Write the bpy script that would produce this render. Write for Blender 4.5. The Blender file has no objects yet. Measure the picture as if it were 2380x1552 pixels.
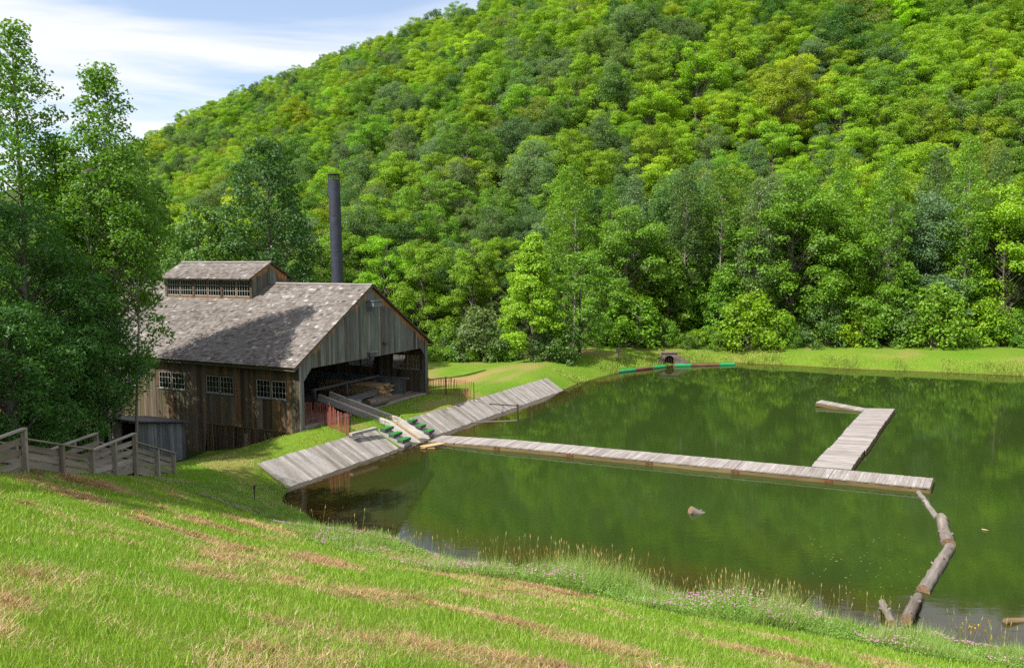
import bpy, math, random
import numpy as np
from mathutils import Vector
SC = bpy.context.scene
COL = SC.collection
RNG = np.random.default_rng(7)
random.seed(7)
# ------------------------------------------------------------------ camera, world, sun, exposure
F, PIT, H = 1800.0, 0.0918, 9.6          # focal in px of a 2380 px wide picture, pitch down, eye height above the pond
cam = bpy.data.cameras.new('camera'); cam.lens = 36 * F / 2380; cam.sensor_width = 36; cam.clip_end = 3000
co = bpy.data.objects.new('camera', cam); COL.objects.link(co)
co.location = (0, 0, H); co.rotation_euler = (math.pi / 2 - PIT, 0, 0); SC.camera = co
EL = math.radians(50); SUNDIR = Vector((-0.80 * math.cos(EL), -0.60 * math.cos(EL), math.sin(EL)))
ROT = math.atan2(-0.80, -0.60)
W = bpy.data.worlds.new("World"); SC.world = W; W.use_nodes = True
nt = W.node_tree; nt.nodes.clear()
def nd(nt, t, **k):
    n = nt.nodes.new(t)
    for a, b in k.items():
        if a.startswith('i_'): n.inputs[int(a[2:])].default_value = b
        else: setattr(n, a, b)
    return n
def lk(nt, a, b): nt.links.new(a, b)
sky = nd(nt, 'ShaderNodeTexSky', sky_type='NISHITA', sun_disc=False, sun_elevation=EL, sun_rotation=ROT, air_density=1.0, dust_density=0.6, ozone_density=2.0)
tc = nd(nt, 'ShaderNodeTexCoord'); sep = nd(nt, 'ShaderNodeSeparateXYZ'); lk(nt, tc.outputs['Generated'], sep.inputs[0])
zz = nd(nt, 'ShaderNodeMath', operation='MAXIMUM'); zz.inputs[1].default_value = 0.04; lk(nt, sep.outputs[2], zz.inputs[0])
dx = nd(nt, 'ShaderNodeMath', operation='DIVIDE'); lk(nt, sep.outputs[0], dx.inputs[0]); lk(nt, zz.outputs[0], dx.inputs[1])
dy = nd(nt, 'ShaderNodeMath', operation='DIVIDE'); lk(nt, sep.outputs[1], dy.inputs[0]); lk(nt, zz.outputs[0], dy.inputs[1])
cmb = nd(nt, 'ShaderNodeCombineXYZ'); lk(nt, dx.outputs[0], cmb.inputs[0]); lk(nt, dy.outputs[0], cmb.inputs[1])
mp = nd(nt, 'ShaderNodeMapping'); mp.inputs['Rotation'].default_value = (0, 0, 0.35); mp.inputs['Scale'].default_value = (0.42, 0.80, 1); mp.inputs['Location'].default_value = (3.3, 1.7, 0)
lk(nt, cmb.outputs[0], mp.inputs[0])
cn = nd(nt, 'ShaderNodeTexNoise'); cn.inputs['Scale'].default_value = 0.95; cn.inputs['Detail'].default_value = 8; cn.inputs['Roughness'].default_value = 0.52; cn.inputs['Distortion'].default_value = 0.7
lk(nt, mp.outputs[0], cn.inputs['Vector'])
cr = nd(nt, 'ShaderNodeMapRange', interpolation_type='SMOOTHSTEP'); cr.inputs[1].default_value = 0.32; cr.inputs[2].default_value = 0.58; cr.inputs[3].default_value = 0.20; cr.inputs[4].default_value = 0.95
lk(nt, cn.outputs[0], cr.inputs[0])
mx = nd(nt, 'ShaderNodeMix', data_type='RGBA'); mx.inputs[7].default_value = (5.0, 5.1, 5.3, 1)
lk(nt, cr.outputs[0], mx.inputs[0]); lk(nt, sky.outputs[0], mx.inputs[6])
bg = nd(nt, 'ShaderNodeBackground'); bg.inputs[1].default_value = 0.118; lk(nt, mx.outputs[2], bg.inputs[0])
ow = nd(nt, 'ShaderNodeOutputWorld'); lk(nt, bg.outputs[0], ow.inputs[0])
sl = bpy.data.lights.new('sun', 'SUN'); sl.energy = 4.8; sl.angle = math.radians(0.53); sl.color = (1.0, 0.95, 0.86)
so = bpy.data.objects.new('sun', sl); COL.objects.link(so); so.location = (-60, -45, 90); so.rotation_euler = SUNDIR.to_track_quat('Z', 'Y').to_euler()
SC.view_settings.view_transform = 'Standard'; SC.view_settings.look = 'None'; SC.view_settings.gamma = 1; SC.view_settings.exposure = 0.8
SC.render.engine = 'CYCLES'
cy = SC.cycles; cy.max_bounces = 6; cy.diffuse_bounces = 4; cy.glossy_bounces = 3; cy.transmission_bounces = 4; cy.transparent_max_bounces = 12
cy.caustics_reflective = False; cy.caustics_refractive = False; cy.use_denoising = False; cy.sample_clamp_indirect = 4.0

# ------------------------------------------------------------------ frames and noise
YAW = 1.1296
A = np.array([math.cos(YAW), math.sin(YAW), 0]); B = np.array([-math.sin(YAW), math.cos(YAW), 0]); Z = np.array([0, 0, 1.0])
O = np.array([-10.80, 38.84, 0])
def BL(u, v, z=0.0): return O + A * u + B * v + Z * z          # barn frame: u across the gable, v along the ridge
def toBL(x, y): return (x - O[0]) * A[0] + (y - O[1]) * A[1], (x - O[0]) * B[0] + (y - O[1]) * B[1]
def ray(px, py):
    c, s = math.cos(PIT), math.sin(PIT); u = (px - 1190) / F; v = -(py - 776) / F
    return np.array([u, c + v * s, -s + v * c])
def at(px, py, z=0.0):
    r = ray(px, py); t = (z - H) / r[2]; return np.array([r[0] * t, r[1] * t, z])
def aty(px, py, y):
    r = ray(px, py); t = y / r[1]; return np.array([r[0] * t, y, H + r[2] * t])
def _h(ix, iy, s):
    n = np.sin(ix * 127.1 + iy * 311.7 + s * 74.7) * 43758.5453
    return n - np.floor(n)
def vn(x, y, s=0):
    ix, iy = np.floor(x), np.floor(y); fx, fy = x - ix, y - iy
    fx = fx * fx * (3 - 2 * fx); fy = fy * fy * (3 - 2 * fy)
    a = _h(ix, iy, s) * (1 - fx) + _h(ix + 1, iy, s) * fx; b = _h(ix, iy + 1, s) * (1 - fx) + _h(ix + 1, iy + 1, s) * fx
    return a * (1 - fy) + b * fy
def fbm(x, y, s=0, o=4):
    r = 0; a = .5; t = 0
    for i in range(o):
        r = r + a * vn(x * 2 ** i + 17.3 * i, y * 2 ** i - 9.1 * i, s + i); t += a; a *= .5
    return r / t
def sst(a, b, x):
    t = np.clip((x - a) / (b - a), 0, 1); return t * t * (3 - 2 * t)

# ------------------------------------------------------------------ ground height: thin plate through surveyed points + hill
SHORE = [(672, 1132), (700, 1190), (760, 1240), (850, 1275), (960, 1308), (1080, 1324), (1250, 1334), (1400, 1357), (1550, 1386), (1700, 1412), (1850, 1437), (2000, 1462), (2150, 1486), (2300, 1508), (2450, 1530)]
SHORE = [at(a, b)[:2] for a, b in SHORE]
FARSH = [(1340, 892), (1400, 874), (1450, 863), (1540, 850.5), (1580, 846), (1640, 842.5), (1710, 842), (1800, 846.5), (1900, 852), (2000, 857), (2200, 865), (2400, 873), (2600, 882)]
FARSH = [at(a, b)[:2] for a, b in FARSH]
NX, NY = 0.464, 0.886
def plane_z(x, y):
    f = float(np.clip((-5.5 - x) / 8, 0, 1)); f = f * f * (3 - 2 * f)
    return (7.9 - .375 * (NX * x + NY * y)) * (1 - f) + .343 * (23 - .497 * x - .868 * y) * f
cp = []
for s in np.arange(-42, 45, 7):
    for n in (-12, -5, 1, 6, 11, 15.5, 19.4):
        x, y = NX * n + NY * s, NY * n - NX * s
        if n > 14 and s < -22: continue
        if n > 18 and s < -18: continue
        cp.append((x, y, plane_z(x, y)))
for p in SHORE: cp.append((p[0], p[1], 0)); cp.append((p[0] + 1.0, p[1] + 2.0, -.75))
for p in FARSH: cp.append((p[0], p[1], 0))
for k in range(len(FARSH) - 1):                                   # far bank: rises a metre within three metres of the water
    for f in (0, .5):
        a = FARSH[k] * (1 - f) + FARSH[k + 1] * f; d = FARSH[k + 1] - FARSH[k]; nn = np.array([-d[1], d[0]]) / np.hypot(*d)
        if f: cp.append((a[0], a[1], 0)); cp.append((a[0] - 2.2 * nn[0], a[1] - 2.2 * nn[1], -.8))
        cp.append((a[0] + 2.0 * nn[0], a[1] + 2.0 * nn[1], .75)); cp.append((a[0] + 4.5 * nn[0], a[1] + 4.5 * nn[1], 1.15))
for u, v, z in [(-5, -2, .78), (0, -2.4, .8), (5, -2.9, .82), (10, -3.1, .82), (16, -3.4, .8), (23, -3.7, .76), (-1.2, -.6, .98), (1, 0, 1.06), (4, 0, 1.08), (8, 0, 1.08), (12.4, 0, 1.05), (16, -.5, 1.0), (22, -1, .85),
                (16, 3, .55), (20, 3, .4), (25, 4, .35), (-5, -4.1, -.2), (0, -4.2, -.2), (5, -4.5, -.2), (10, -4.6, -.2), (16, -4.9, -.2), (23, -5.2, -.15), (0, -6.2, -1.1), (8, -6.5, -1.1), (18, -7, -1.1),
                (-1, -1.5, .92), (-4, .5, .5), (-3, 3, .1), (-2.4, 5.5, -.45), (0, 3.6, -.1), (0, 7, -.72), (0, 9, -.92), (-5, 9, -.8), (-3, 14, -.9), (-1, 20, -.9), (2, 28, -.9), (6, 6, 0), (6, 14, -.6), (12.4, 6, .3), (13, 14, 0), (16, 10, .2), (10, 28, -.5)]:
    p = BL(u, v); cp.append((p[0], p[1], z))
cp += [(-9.7, 28.7, .62), (-8.2, 30.2, -.4), (-6.5, 29.5, -.55), (-5.5, 33, -.8), (-20, 33.5, .5), (-27, 38, -.2), (-34, 44, -.6), (-45, 60, -.6), (-50, 90, 0), (-30, 75, 0), (-20, 85, .2), (-6.2, 61.7, .3), (-3.5, 69.6, .3), (.8, 72, .32), (-7.3, 72.6, .3), (-6, 80, .3), (5, 80, 1.0), (20, 80, 1.3), (45, 77, 1.3), (60, 75, 1.3), (80, 70, 1.3), (5, 68, 1.1),
       (8, 45, -2.2), (20, 60, -2.2), (35, 50, -2.3), (20, 35, -2.1), (35, 30, -2.2), (10, 58, -2), (50, 45, -2.2), (70, 60, 0), (76, 42, 0), (60, 22, 0), (45, 11, 0), (28, 13.2, 0), (20, 16.4, 0), (84, 40, 2), (70, 8, 3), (45, 2, 3), (28, 6, 3)]
cp = np.array(cp); S_ = 30.0
def _k(r2): return np.where(r2 > 1e-12, .5 * r2 * np.log(np.maximum(r2, 1e-12)), 0)
X_ = cp[:, :2] / S_; NCP = len(cp)
K_ = _k(((X_[:, None] - X_[None]) ** 2).sum(2)) + np.eye(NCP) * 2e-5
P_ = np.c_[np.ones(NCP), X_]
WT = np.linalg.solve(np.block([[K_, P_], [P_.T, np.zeros((3, 3))]]), np.r_[cp[:, 2], 0, 0, 0])
BASE = np.array([(200., 62), (90, 82), (5, 84), (-25, 100), (-105, 171), (-330, 415), (-700, 800)])
def hill_d(x, y):
    best = np.full(x.shape, 1e9); sg = np.ones(x.shape)
    for i in range(len(BASE) - 1):
        p, q = BASE[i], BASE[i + 1]; d = q - p; L2 = d @ d
        t = np.clip(((x - p[0]) * d[0] + (y - p[1]) * d[1]) / L2, 0, 1)
        ex, ey = x - p[0] - t * d[0], y - p[1] - t * d[1]; r = np.hypot(ex, ey)
        c = d[0] * ey - d[1] * ex
        m = r < best - 1e-9
        best = np.where(m, r, best); sg = np.where(m, np.where(c < 0, 1, -1), sg)
    return best * sg
def G(x, y):
    x = np.atleast_1d(np.asarray(x, float)); y = np.atleast_1d(np.asarray(y, float)); sh = x.shape
    xf, yf = x.ravel(), y.ravel(); z = np.zeros(len(xf))
    for i in range(0, len(xf), 20000):
        q = np.c_[xf[i:i + 20000], yf[i:i + 20000]] / S_
        z[i:i + 20000] = _k(((q[:, None] - X_[None]) ** 2).sum(2)) @ WT[:NCP] + WT[NCP] + q @ WT[NCP + 1:]
    out = np.maximum(np.maximum(-55 - xf, xf - 75), np.maximum(yf - 90, -10 - yf))
    f = sst(0, 25, out); tgt = np.where(yf > 40, .5, 4.0)
    z = np.clip(z, -2.6, 14) * (1 - f) + tgt * f
    d = hill_d(xf, yf); dd = np.maximum(d, 0)
    h = .63 * (dd - 7 * (1 - np.exp(-dd / 7))) + np.where(dd > 0, 5 * (fbm(xf / 45, yf / 45, 3, 3) - .5) * sst(10, 60, dd), 0)
    hm = 109.0; h = -9 * np.log(np.exp(-np.minimum(h, 200) / 9) + math.exp(-hm / 9)) + 9 * math.log(1 + math.exp(-hm / 9))
    return (z + np.maximum(h, 0)).reshape(sh)
def gz(x, y): return float(G(x, y)[0])
def hit(px, py):
    r = ray(px, py); t = np.linspace(2, 120, 1200); z = H + r[2] * t
    g = G(r[0] * t, r[1] * t); i = int(np.argmax(z < g)); 
    return np.array([r[0] * t[i], r[1] * t[i], g[i]])

# ------------------------------------------------------------------ mesh builder
class MB:
    def __init__(s): s.v = []; s.g = []; s.t = []; s.fr = []; s.f = []; s.m = []; s.n = 0
    def add(s, v, faces, gc=None, tint=0.5, fresh=0.0, mi=0):
        v = np.asarray(v, float); k = len(v)
        s.v.append(v); s.g.append(np.asarray(gc, float) if gc is not None else v.copy())
        s.t.append(np.broadcast_to(np.asarray(tint, float), (k,))); s.fr.append(np.broadcast_to(np.asarray(fresh, float), (k,)))
        fa = np.asarray(faces, int) + s.n; s.f.append(fa); s.m.append(np.full(len(fa), mi)); s.n += k
    HX = [(0, 3, 2, 1), (4, 5, 6, 7), (0, 1, 5, 4), (1, 2, 6, 5), (2, 3, 7, 6), (3, 0, 4, 7)]
    def hexa(s, p, tint=None, fresh=0.0, mi=0):
        p = np.asarray(p, float); ax = p[1] - p[0]; ay = p[3] - p[0]; az = p[4] - p[0]
        L = [np.linalg.norm(a) + 1e-9 for a in (ax, ay, az)]; o = np.argsort(L)[::-1]
        U = [(ax, ay, az)[i] / L[i] for i in o]; q = p - p[0]
        gc = np.c_[q @ U[0], q @ U[1], q @ U[2]] + RNG.random(3) * 50
        s.add(p, s.HX, gc, RNG.random() if tint is None else tint, fresh, mi)
    def box(s, o, ax, ay, az, tint=None, fresh=0.0, mi=0):
        o, ax, ay, az = [np.asarray(a, float) for a in (o, ax, ay, az)]
        if np.dot(np.cross(ax, ay), az) < 0: o = o + ax; ax = -ax
        s.hexa([o, o + ax, o + ax + ay, o + ay, o + az, o + ax + az, o + ax + ay + az, o + ay + az], tint, fresh, mi)
    def beam(s, p, q, w, h, up=(0, 0, 1), tint=None, mi=0):
        p, q = np.asarray(p, float), np.asarray(q, float); d = q - p; d /= np.linalg.norm(d)
        sd = np.cross(d, up); sd /= np.linalg.norm(sd); u = np.cross(sd, d)
        s.box(p - sd * w / 2 - u * h / 2, q - p, sd * w, u * h, tint, mi=mi)
    def tube(s, pts, rad, n=8, tint=.5, jit=0.0, caps=True, capmi=0, mi=0):
        pts = np.asarray(pts, float); k = len(pts); rad = np.broadcast_to(np.asarray(rad, float), (k,))
        d = np.gradient(pts, axis=0); d /= np.linalg.norm(d, axis=1)[:, None] + 1e-9
        ref = np.array([0, 0, 1.]) if abs(d[0][2]) < .8 else np.array([1., 0, 0])
        a = np.cross(d, ref); a /= np.linalg.norm(a, axis=1)[:, None]; b = np.cross(d, a)
        th = np.linspace(0, 2 * math.pi, n, endpoint=False)
        R = rad[:, None] * (1 + jit * (RNG.random((k, n)) - .5))
        v = pts[:, None] + R[..., None] * (np.cos(th)[None, :, None] * a[:, None] + np.sin(th)[None, :, None] * b[:, None])
        ln = np.r_[0, np.cumsum(np.linalg.norm(np.diff(pts, axis=0), axis=1))]
        gc = np.stack(np.broadcast_arrays(ln[:, None], np.cos(th)[None] * rad.mean(), np.sin(th)[None] * rad.mean()), 2).reshape(-1, 3) + RNG.random(3) * 30
        i = np.arange(k - 1)[:, None] * n + np.arange(n)[None]; j = np.arange(k - 1)[:, None] * n + (np.arange(n)[None] + 1) % n
        s.add(v.reshape(-1, 3), np.stack([i, j, j + n, i + n], 2).reshape(-1, 4)[:, ::-1], gc, tint, mi=mi)
        if caps:
            for e, c in ((0, pts[0]), (k - 1, pts[-1])):
                ring = v[e]; vv = np.r_[ring, [c]]; fc = [(x, (x + 1) % n, n) for x in range(n)]
                if e: fc = [(b_, a_, c_) for a_, b_, c_ in fc]
                s.add(vv, fc, np.c_[np.zeros(n + 1), (vv - c) @ a[e], (vv - c) @ b[e]], tint, mi=capmi)
    def mesh(s, name, mats, off=(0, 0, 0), smooth=False):
        me = bpy.data.meshes.new(name)
        if s.n:
            v = np.concatenate(s.v) - np.asarray(off, float)
            me.vertices.add(s.n); me.vertices.foreach_set('co', v.astype(np.float32).ravel())
            cnt = np.concatenate([np.full(len(f), f.shape[1]) for f in s.f]); idx = np.concatenate([f.ravel() for f in s.f])
            me.loops.add(len(idx)); me.loops.foreach_set('vertex_index', idx.astype(np.int32))
            me.polygons.add(len(cnt)); me.polygons.foreach_set('loop_start', np.r_[0, np.cumsum(cnt)[:-1]].astype(np.int32)); me.polygons.foreach_set('loop_total', cnt.astype(np.int32))
            me.polygons.foreach_set('material_index', np.concatenate(s.m).astype(np.int32))
            me.polygons.foreach_set('use_smooth', np.full(len(cnt), bool(smooth)))
            for nm, ar in (('tint', s.t), ('fresh', s.fr)):
                at_ = me.attributes.new(nm, 'FLOAT', 'POINT'); at_.data.foreach_set('value', np.concatenate(ar).astype(np.float32))
            at_ = me.attributes.new('gc', 'FLOAT_VECTOR', 'POINT'); at_.data.foreach_set('vector', np.concatenate(s.g).astype(np.float32).ravel())
            me.update(calc_edges=True); me.validate()
        for m in (mats if isinstance(mats, (list, tuple)) else [mats]): me.materials.append(m)
        return me
    def build(s, name, mats, parent=None, smooth=False, loc=None, off=None):
        # parts are modelled in world space; off is the world place of the thing they belong to
        ROOTS = [0, 0, 0]
        if parent is not None:
            p = parent
            while p is not None: ROOTS = [ROOTS[i] + p.location[i] for i in range(3)]; p = p.parent
        me = s.mesh(name, mats, ROOTS if loc is None else np.asarray(loc), smooth)
        o = bpy.data.objects.new(name, me); COL.objects.link(o)
        if parent is not None: o.parent = parent
        elif loc is not None: o.location = loc
        return o
def tag(o, label=None, cat=None, group=None, kind=None):
    if label: o['label'] = label
    if cat: o['category'] = cat
    if group: o['group'] = group
    if kind: o['kind'] = kind
    return o
def thing(name, loc, label, cat, group=None):
    o = bpy.data.objects.new(name, None); o.empty_display_size = .3; COL.objects.link(o); o.location = loc
    return tag(o, label, cat, group)

# ------------------------------------------------------------------ materials
def newmat(name):
    m = bpy.data.materials.new(name); m.use_nodes = True; t = m.node_tree; t.nodes.clear()
    out = nd(t, 'ShaderNodeOutputMaterial'); return m, t, out
def ramp(t, fac, stops, interp='LINEAR'):
    r = nd(t, 'ShaderNodeValToRGB'); e = r.color_ramp; e.interpolation = interp
    while len(e.elements) > 1: e.elements.remove(e.elements[-1])
    e.elements[0].position = stops[0][0]; e.elements[0].color = (*stops[0][1], 1)
    for p, c in stops[1:]:
        x = e.elements.new(p); x.color = (*c, 1)
    lk(t, fac, r.inputs[0]); return r.outputs[0]
def attr(t, n, out='Fac'): return nd(t, 'ShaderNodeAttribute', attribute_name=n).outputs[out]
def math_(t, op, a, b=None, clamp=False):
    n = nd(t, 'ShaderNodeMath', operation=op, use_clamp=clamp)
    for i, x in enumerate((a, b)):
        if x is None: continue
        if isinstance(x, (int, float)): n.inputs[i].default_value = x
        else: lk(t, x, n.inputs[i])
    return n.outputs[0]
def mixc(t, fac, a, b, bt='MIX'):
    n = nd(t, 'ShaderNodeMix', data_type='RGBA', blend_type=bt)
    for i, x in ((0, fac), (6, a), (7, b)):
        if isinstance(x, (int, float)): n.inputs[i].default_value = x
        elif isinstance(x, tuple): n.inputs[i].default_value = (*x, 1)
        else: lk(t, x, n.inputs[i])
    return n.outputs[2]
def noise(t, vec, scale=(1, 1, 1), s=1.0, det=4, rough=.55, dist=0.0):
    m = nd(t, 'ShaderNodeMapping'); m.inputs['Scale'].default_value = scale; lk(t, vec, m.inputs[0])
    n = nd(t, 'ShaderNodeTexNoise'); n.inputs['Scale'].default_value = s; n.inputs['Detail'].default_value = det; n.inputs['Roughness'].default_value = rough; n.inputs['Distortion'].default_value = dist
    lk(t, m.outputs[0], n.inputs['Vector']); return n.outputs[0]
def mrange(t, x, a, b, c=0.0, d=1.0):
    n = nd(t, 'ShaderNodeMapRange'); lk(t, x, n.inputs[0])
    for i, q in enumerate((a, b, c, d)): n.inputs[i + 1].default_value = q
    return n.outputs[0]
def princ(t, out, col, rough=.8, spec=.3, bump=None, bs=.3, bd=.02):
    p = nd(t, 'ShaderNodeBsdfPrincipled')
    if isinstance(col, tuple): p.inputs['Base Color'].default_value = (*col, 1)
    else: lk(t, col, p.inputs['Base Color'])
    if isinstance(rough, float): p.inputs['Roughness'].default_value = rough
    else: lk(t, rough, p.inputs['Roughness'])
    p.inputs['Specular IOR Level'].default_value = spec
    if bump is not None:
        b = nd(t, 'ShaderNodeBump'); b.inputs['Strength'].default_value = bs; b.inputs['Distance'].default_value = bd
        lk(t, bump, b.inputs['Height']); lk(t, b.outputs[0], p.inputs['Normal'])
    lk(t, p.outputs[0], out.inputs[0]); return p
def wood(name, stops, fresh=(.30, .13, .045), lo=.55, hi=1.25, grain=16.0, stain=None, interp='LINEAR', bs=.35):
    m, t, out = newmat(name); g = attr(t, 'gc', 'Vector')
    base = ramp(t, attr(t, 'tint'), stops, interp)
    n1 = noise(t, g, (.7, grain, grain), 1.0, 5, .65, .3); k = mrange(t, n1, .25, .75, lo, hi)
    n2 = noise(t, g, (.9, 2.5, 2.5), 1.0, 3); k2 = mrange(t, n2, .3, .7, .78, 1.15)
    kk = math_(t, 'MULTIPLY', k, k2)
    hsv = nd(t, 'ShaderNodeVectorMath', operation='SCALE'); lk(t, base, hsv.inputs[0]); lk(t, kk, hsv.inputs['Scale'])
    c = hsv.outputs[0]
    if stain:
        n3 = noise(t, g, (.25, 4, 4), 1.0, 3); c = mixc(t, mrange(t, n3, .52, .68, 0, .75), c, stain)
    n4 = noise(t, g, (.6, 9, 9), 1.0, 3); fr = math_(t, 'ADD', attr(t, 'fresh'), math_(t, 'MULTIPLY', math_(t, 'SUBTRACT', n4, .5), 1.3))
    c = mixc(t, mrange(t, fr, .32, .68, 0, .9), c, mixc(t, n1, tuple(x * .55 for x in fresh), tuple(x * 1.5 for x in fresh)))
    princ(t, out, c, .85, .2, n1, bs, .012); return m
M = {}
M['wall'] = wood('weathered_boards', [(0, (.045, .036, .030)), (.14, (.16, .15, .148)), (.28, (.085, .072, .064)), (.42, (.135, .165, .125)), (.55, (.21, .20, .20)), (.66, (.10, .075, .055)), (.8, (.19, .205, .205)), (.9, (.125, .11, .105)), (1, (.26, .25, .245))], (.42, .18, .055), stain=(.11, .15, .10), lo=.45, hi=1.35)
M['sidewall'] = wood('shaded_boards', [(0, (.05, .034, .024)), (.2, (.105, .075, .052)), (.35, (.09, .082, .052)), (.5, (.17, .085, .036)), (.64, (.075, .055, .04)), (.8, (.145, .115, .088)), (.9, (.20, .10, .045)), (1, (.17, .145, .12))], (.24, .10, .035), stain=(.08, .085, .045), lo=.45, hi=1.3)  # brown boards, with the side wall's shade partly toned into the colours
M['shedwall'] = wood('grey_boards', [(0, (.10, .11, .12)), (.5, (.155, .165, .18)), (1, (.21, .22, .235))], (.16, .08, .04))
M['plank'] = wood('bleached_planks', [(0, (.20, .175, .15)), (.5, (.275, .25, .23)), (1, (.36, .335, .315))], lo=.72, hi=1.15, bs=.25)
M['dock'] = wood('dock_planks', [(0, (.235, .205, .19)), (.5, (.285, .255, .24)), (1, (.335, .305, .29))], lo=.78, hi=1.12, bs=.2)
M['shingle'] = wood('cedar_shingles', [(0, (.085, .070, .060)), (.45, (.172, .150, .135)), (.8, (.215, .192, .178)), (.93, (.275, .252, .24)), (1, (.36, .335, .32))], lo=.62, hi=1.22, grain=22)
M['ramp'] = wood('rail_boards', [(0, (.19, .15, .12)), (.5, (.275, .235, .20)), (1, (.35, .31, .28))], (.22, .12, .06), lo=.6, hi=1.2)
M['lumber'] = wood('sawn_lumber', [(0, (.26, .16, .08)), (.5, (.38, .25, .13)), (1, (.48, .34, .19))], lo=.75, hi=1.15)
M['timber'] = wood('dark_timber', [(0, (.07, .065, .065)), (.5, (.11, .105, .11)), (1, (.15, .145, .15))])
M['fascia'] = wood('dock_edge', [(0, (.12, .085, .04)), (.5, (.165, .12, .055)), (1, (.21, .16, .08))], lo=.6, hi=1.1)
M['slat'] = wood('red_slats', [(0, (.20, .055, .045)), (.5, (.30, .085, .065)), (1, (.36, .13, .10))], lo=.75, hi=1.15)
M['chute'] = wood('chute_timber', [(0, (.30, .28, .255)), (.5, (.38, .355, .33)), (1, (.46, .435, .41))], lo=.75, hi=1.12)
M['trough'] = wood('trough_planks', [(0, (.28, .19, .105)), (.5, (.36, .26, .16)), (1, (.43, .34, .24))])
M['bark'] = wood('grey_bark', [(0, (.15, .12, .10)), (.5, (.205, .17, .145)), (1, (.26, .23, .205))], lo=.45, hi=1.25, grain=9, bs=.8)
M['logend'] = wood('log_end', [(0, (.15, .09, .055)), (1, (.22, .145, .09))])
M['wetlog'] = wood('sunken_bark', [(0, (.16, .12, .06)), (1, (.22, .16, .08))], grain=8)
M['brownlog'] = wood('brown_log', [(0, (.10, .055, .035)), (1, (.17, .095, .06))], grain=9)
M['trunk'] = wood('tree_bark', [(0, (.075, .06, .048)), (.5, (.12, .10, .085)), (1, (.17, .15, .13))], lo=.6, hi=1.2, grain=6, bs=.6)
M['paletrunk'] = wood('pale_bark', [(0, (.20, .175, .15)), (1, (.30, .27, .235))], lo=.6, hi=1.15, grain=5, bs=.5)
def simple(name, col, rough=.6, spec=.4, var=.25, sc=6.0, metal=0.0, bs=.15):
    m, t, out = newmat(name); tcn = nd(t, 'ShaderNodeTexCoord'); n = noise(t, tcn.outputs['Object'], (1, 1, 1), sc, 5)
    k = mrange(t, n, .3, .7, 1 - var, 1 + var)
    v = nd(t, 'ShaderNodeVectorMath', operation='SCALE'); v.inputs[0].default_value = col; lk(t, k, v.inputs['Scale'])
    p = princ(t, out, v.outputs[0], rough, spec, n, bs, .01); p.inputs['Metallic'].default_value = metal; return m
M['stack'] = simple('black_steel', (.024, .028, .046), .55, .5, .35, 2.5)
M['iron'] = simple('rusty_iron', (.045, .032, .028), .7, .3, .4, 12)
M['green'] = simple('green_paint', (.012, .26, .085), .5, .4, .15, 4)
M['turf'] = simple('green_turf', (.03, .17, .035), .95, .1, .3, 40, bs=.5)
M['concrete'] = simple('stained_concrete', (.15, .118, .095), .9, .2, .45, 3)
M['dark'] = simple('hollow_shade', (.012, .011, .01), .95, .05)  # near-black colour painted in place of the shade inside hollows
M['tar'] = simple('tar_roof', (.055, .058, .075), .5, .5, .3, 5)
M['muntin'] = simple('white_paint', (.34, .335, .32), .7, .3, .15, 9)
M['rust'] = simple('rust_plate', (.13, .05, .025), .8, .2, .4, 14)
def glass():
    m, t, out = newmat('window_glass'); tr = nd(t, 'ShaderNodeBsdfTransparent'); tr.inputs[0].default_value = (.62, .64, .62, 1)
    gl = nd(t, 'ShaderNodeBsdfGlossy'); gl.inputs['Roughness'].default_value = .06; fz = nd(t, 'ShaderNodeFresnel'); fz.inputs[0].default_value = 1.5
    tcn = nd(t, 'ShaderNodeTexCoord'); n = noise(t, tcn.outputs['Object'], (1, 1, 1), 3.0, 2); b = nd(t, 'ShaderNodeBump'); b.inputs['Strength'].default_value = .08; lk(t, n, b.inputs['Height']); lk(t, b.outputs[0], gl.inputs['Normal'])
    mxs = nd(t, 'ShaderNodeMixShader'); lk(t, fz.outputs[0], mxs.inputs[0]); lk(t, tr.outputs[0], mxs.inputs[1]); lk(t, gl.outputs[0], mxs.inputs[2]); lk(t, mxs.outputs[0], out.inputs[0]); return m
M['glass'] = glass()
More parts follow.
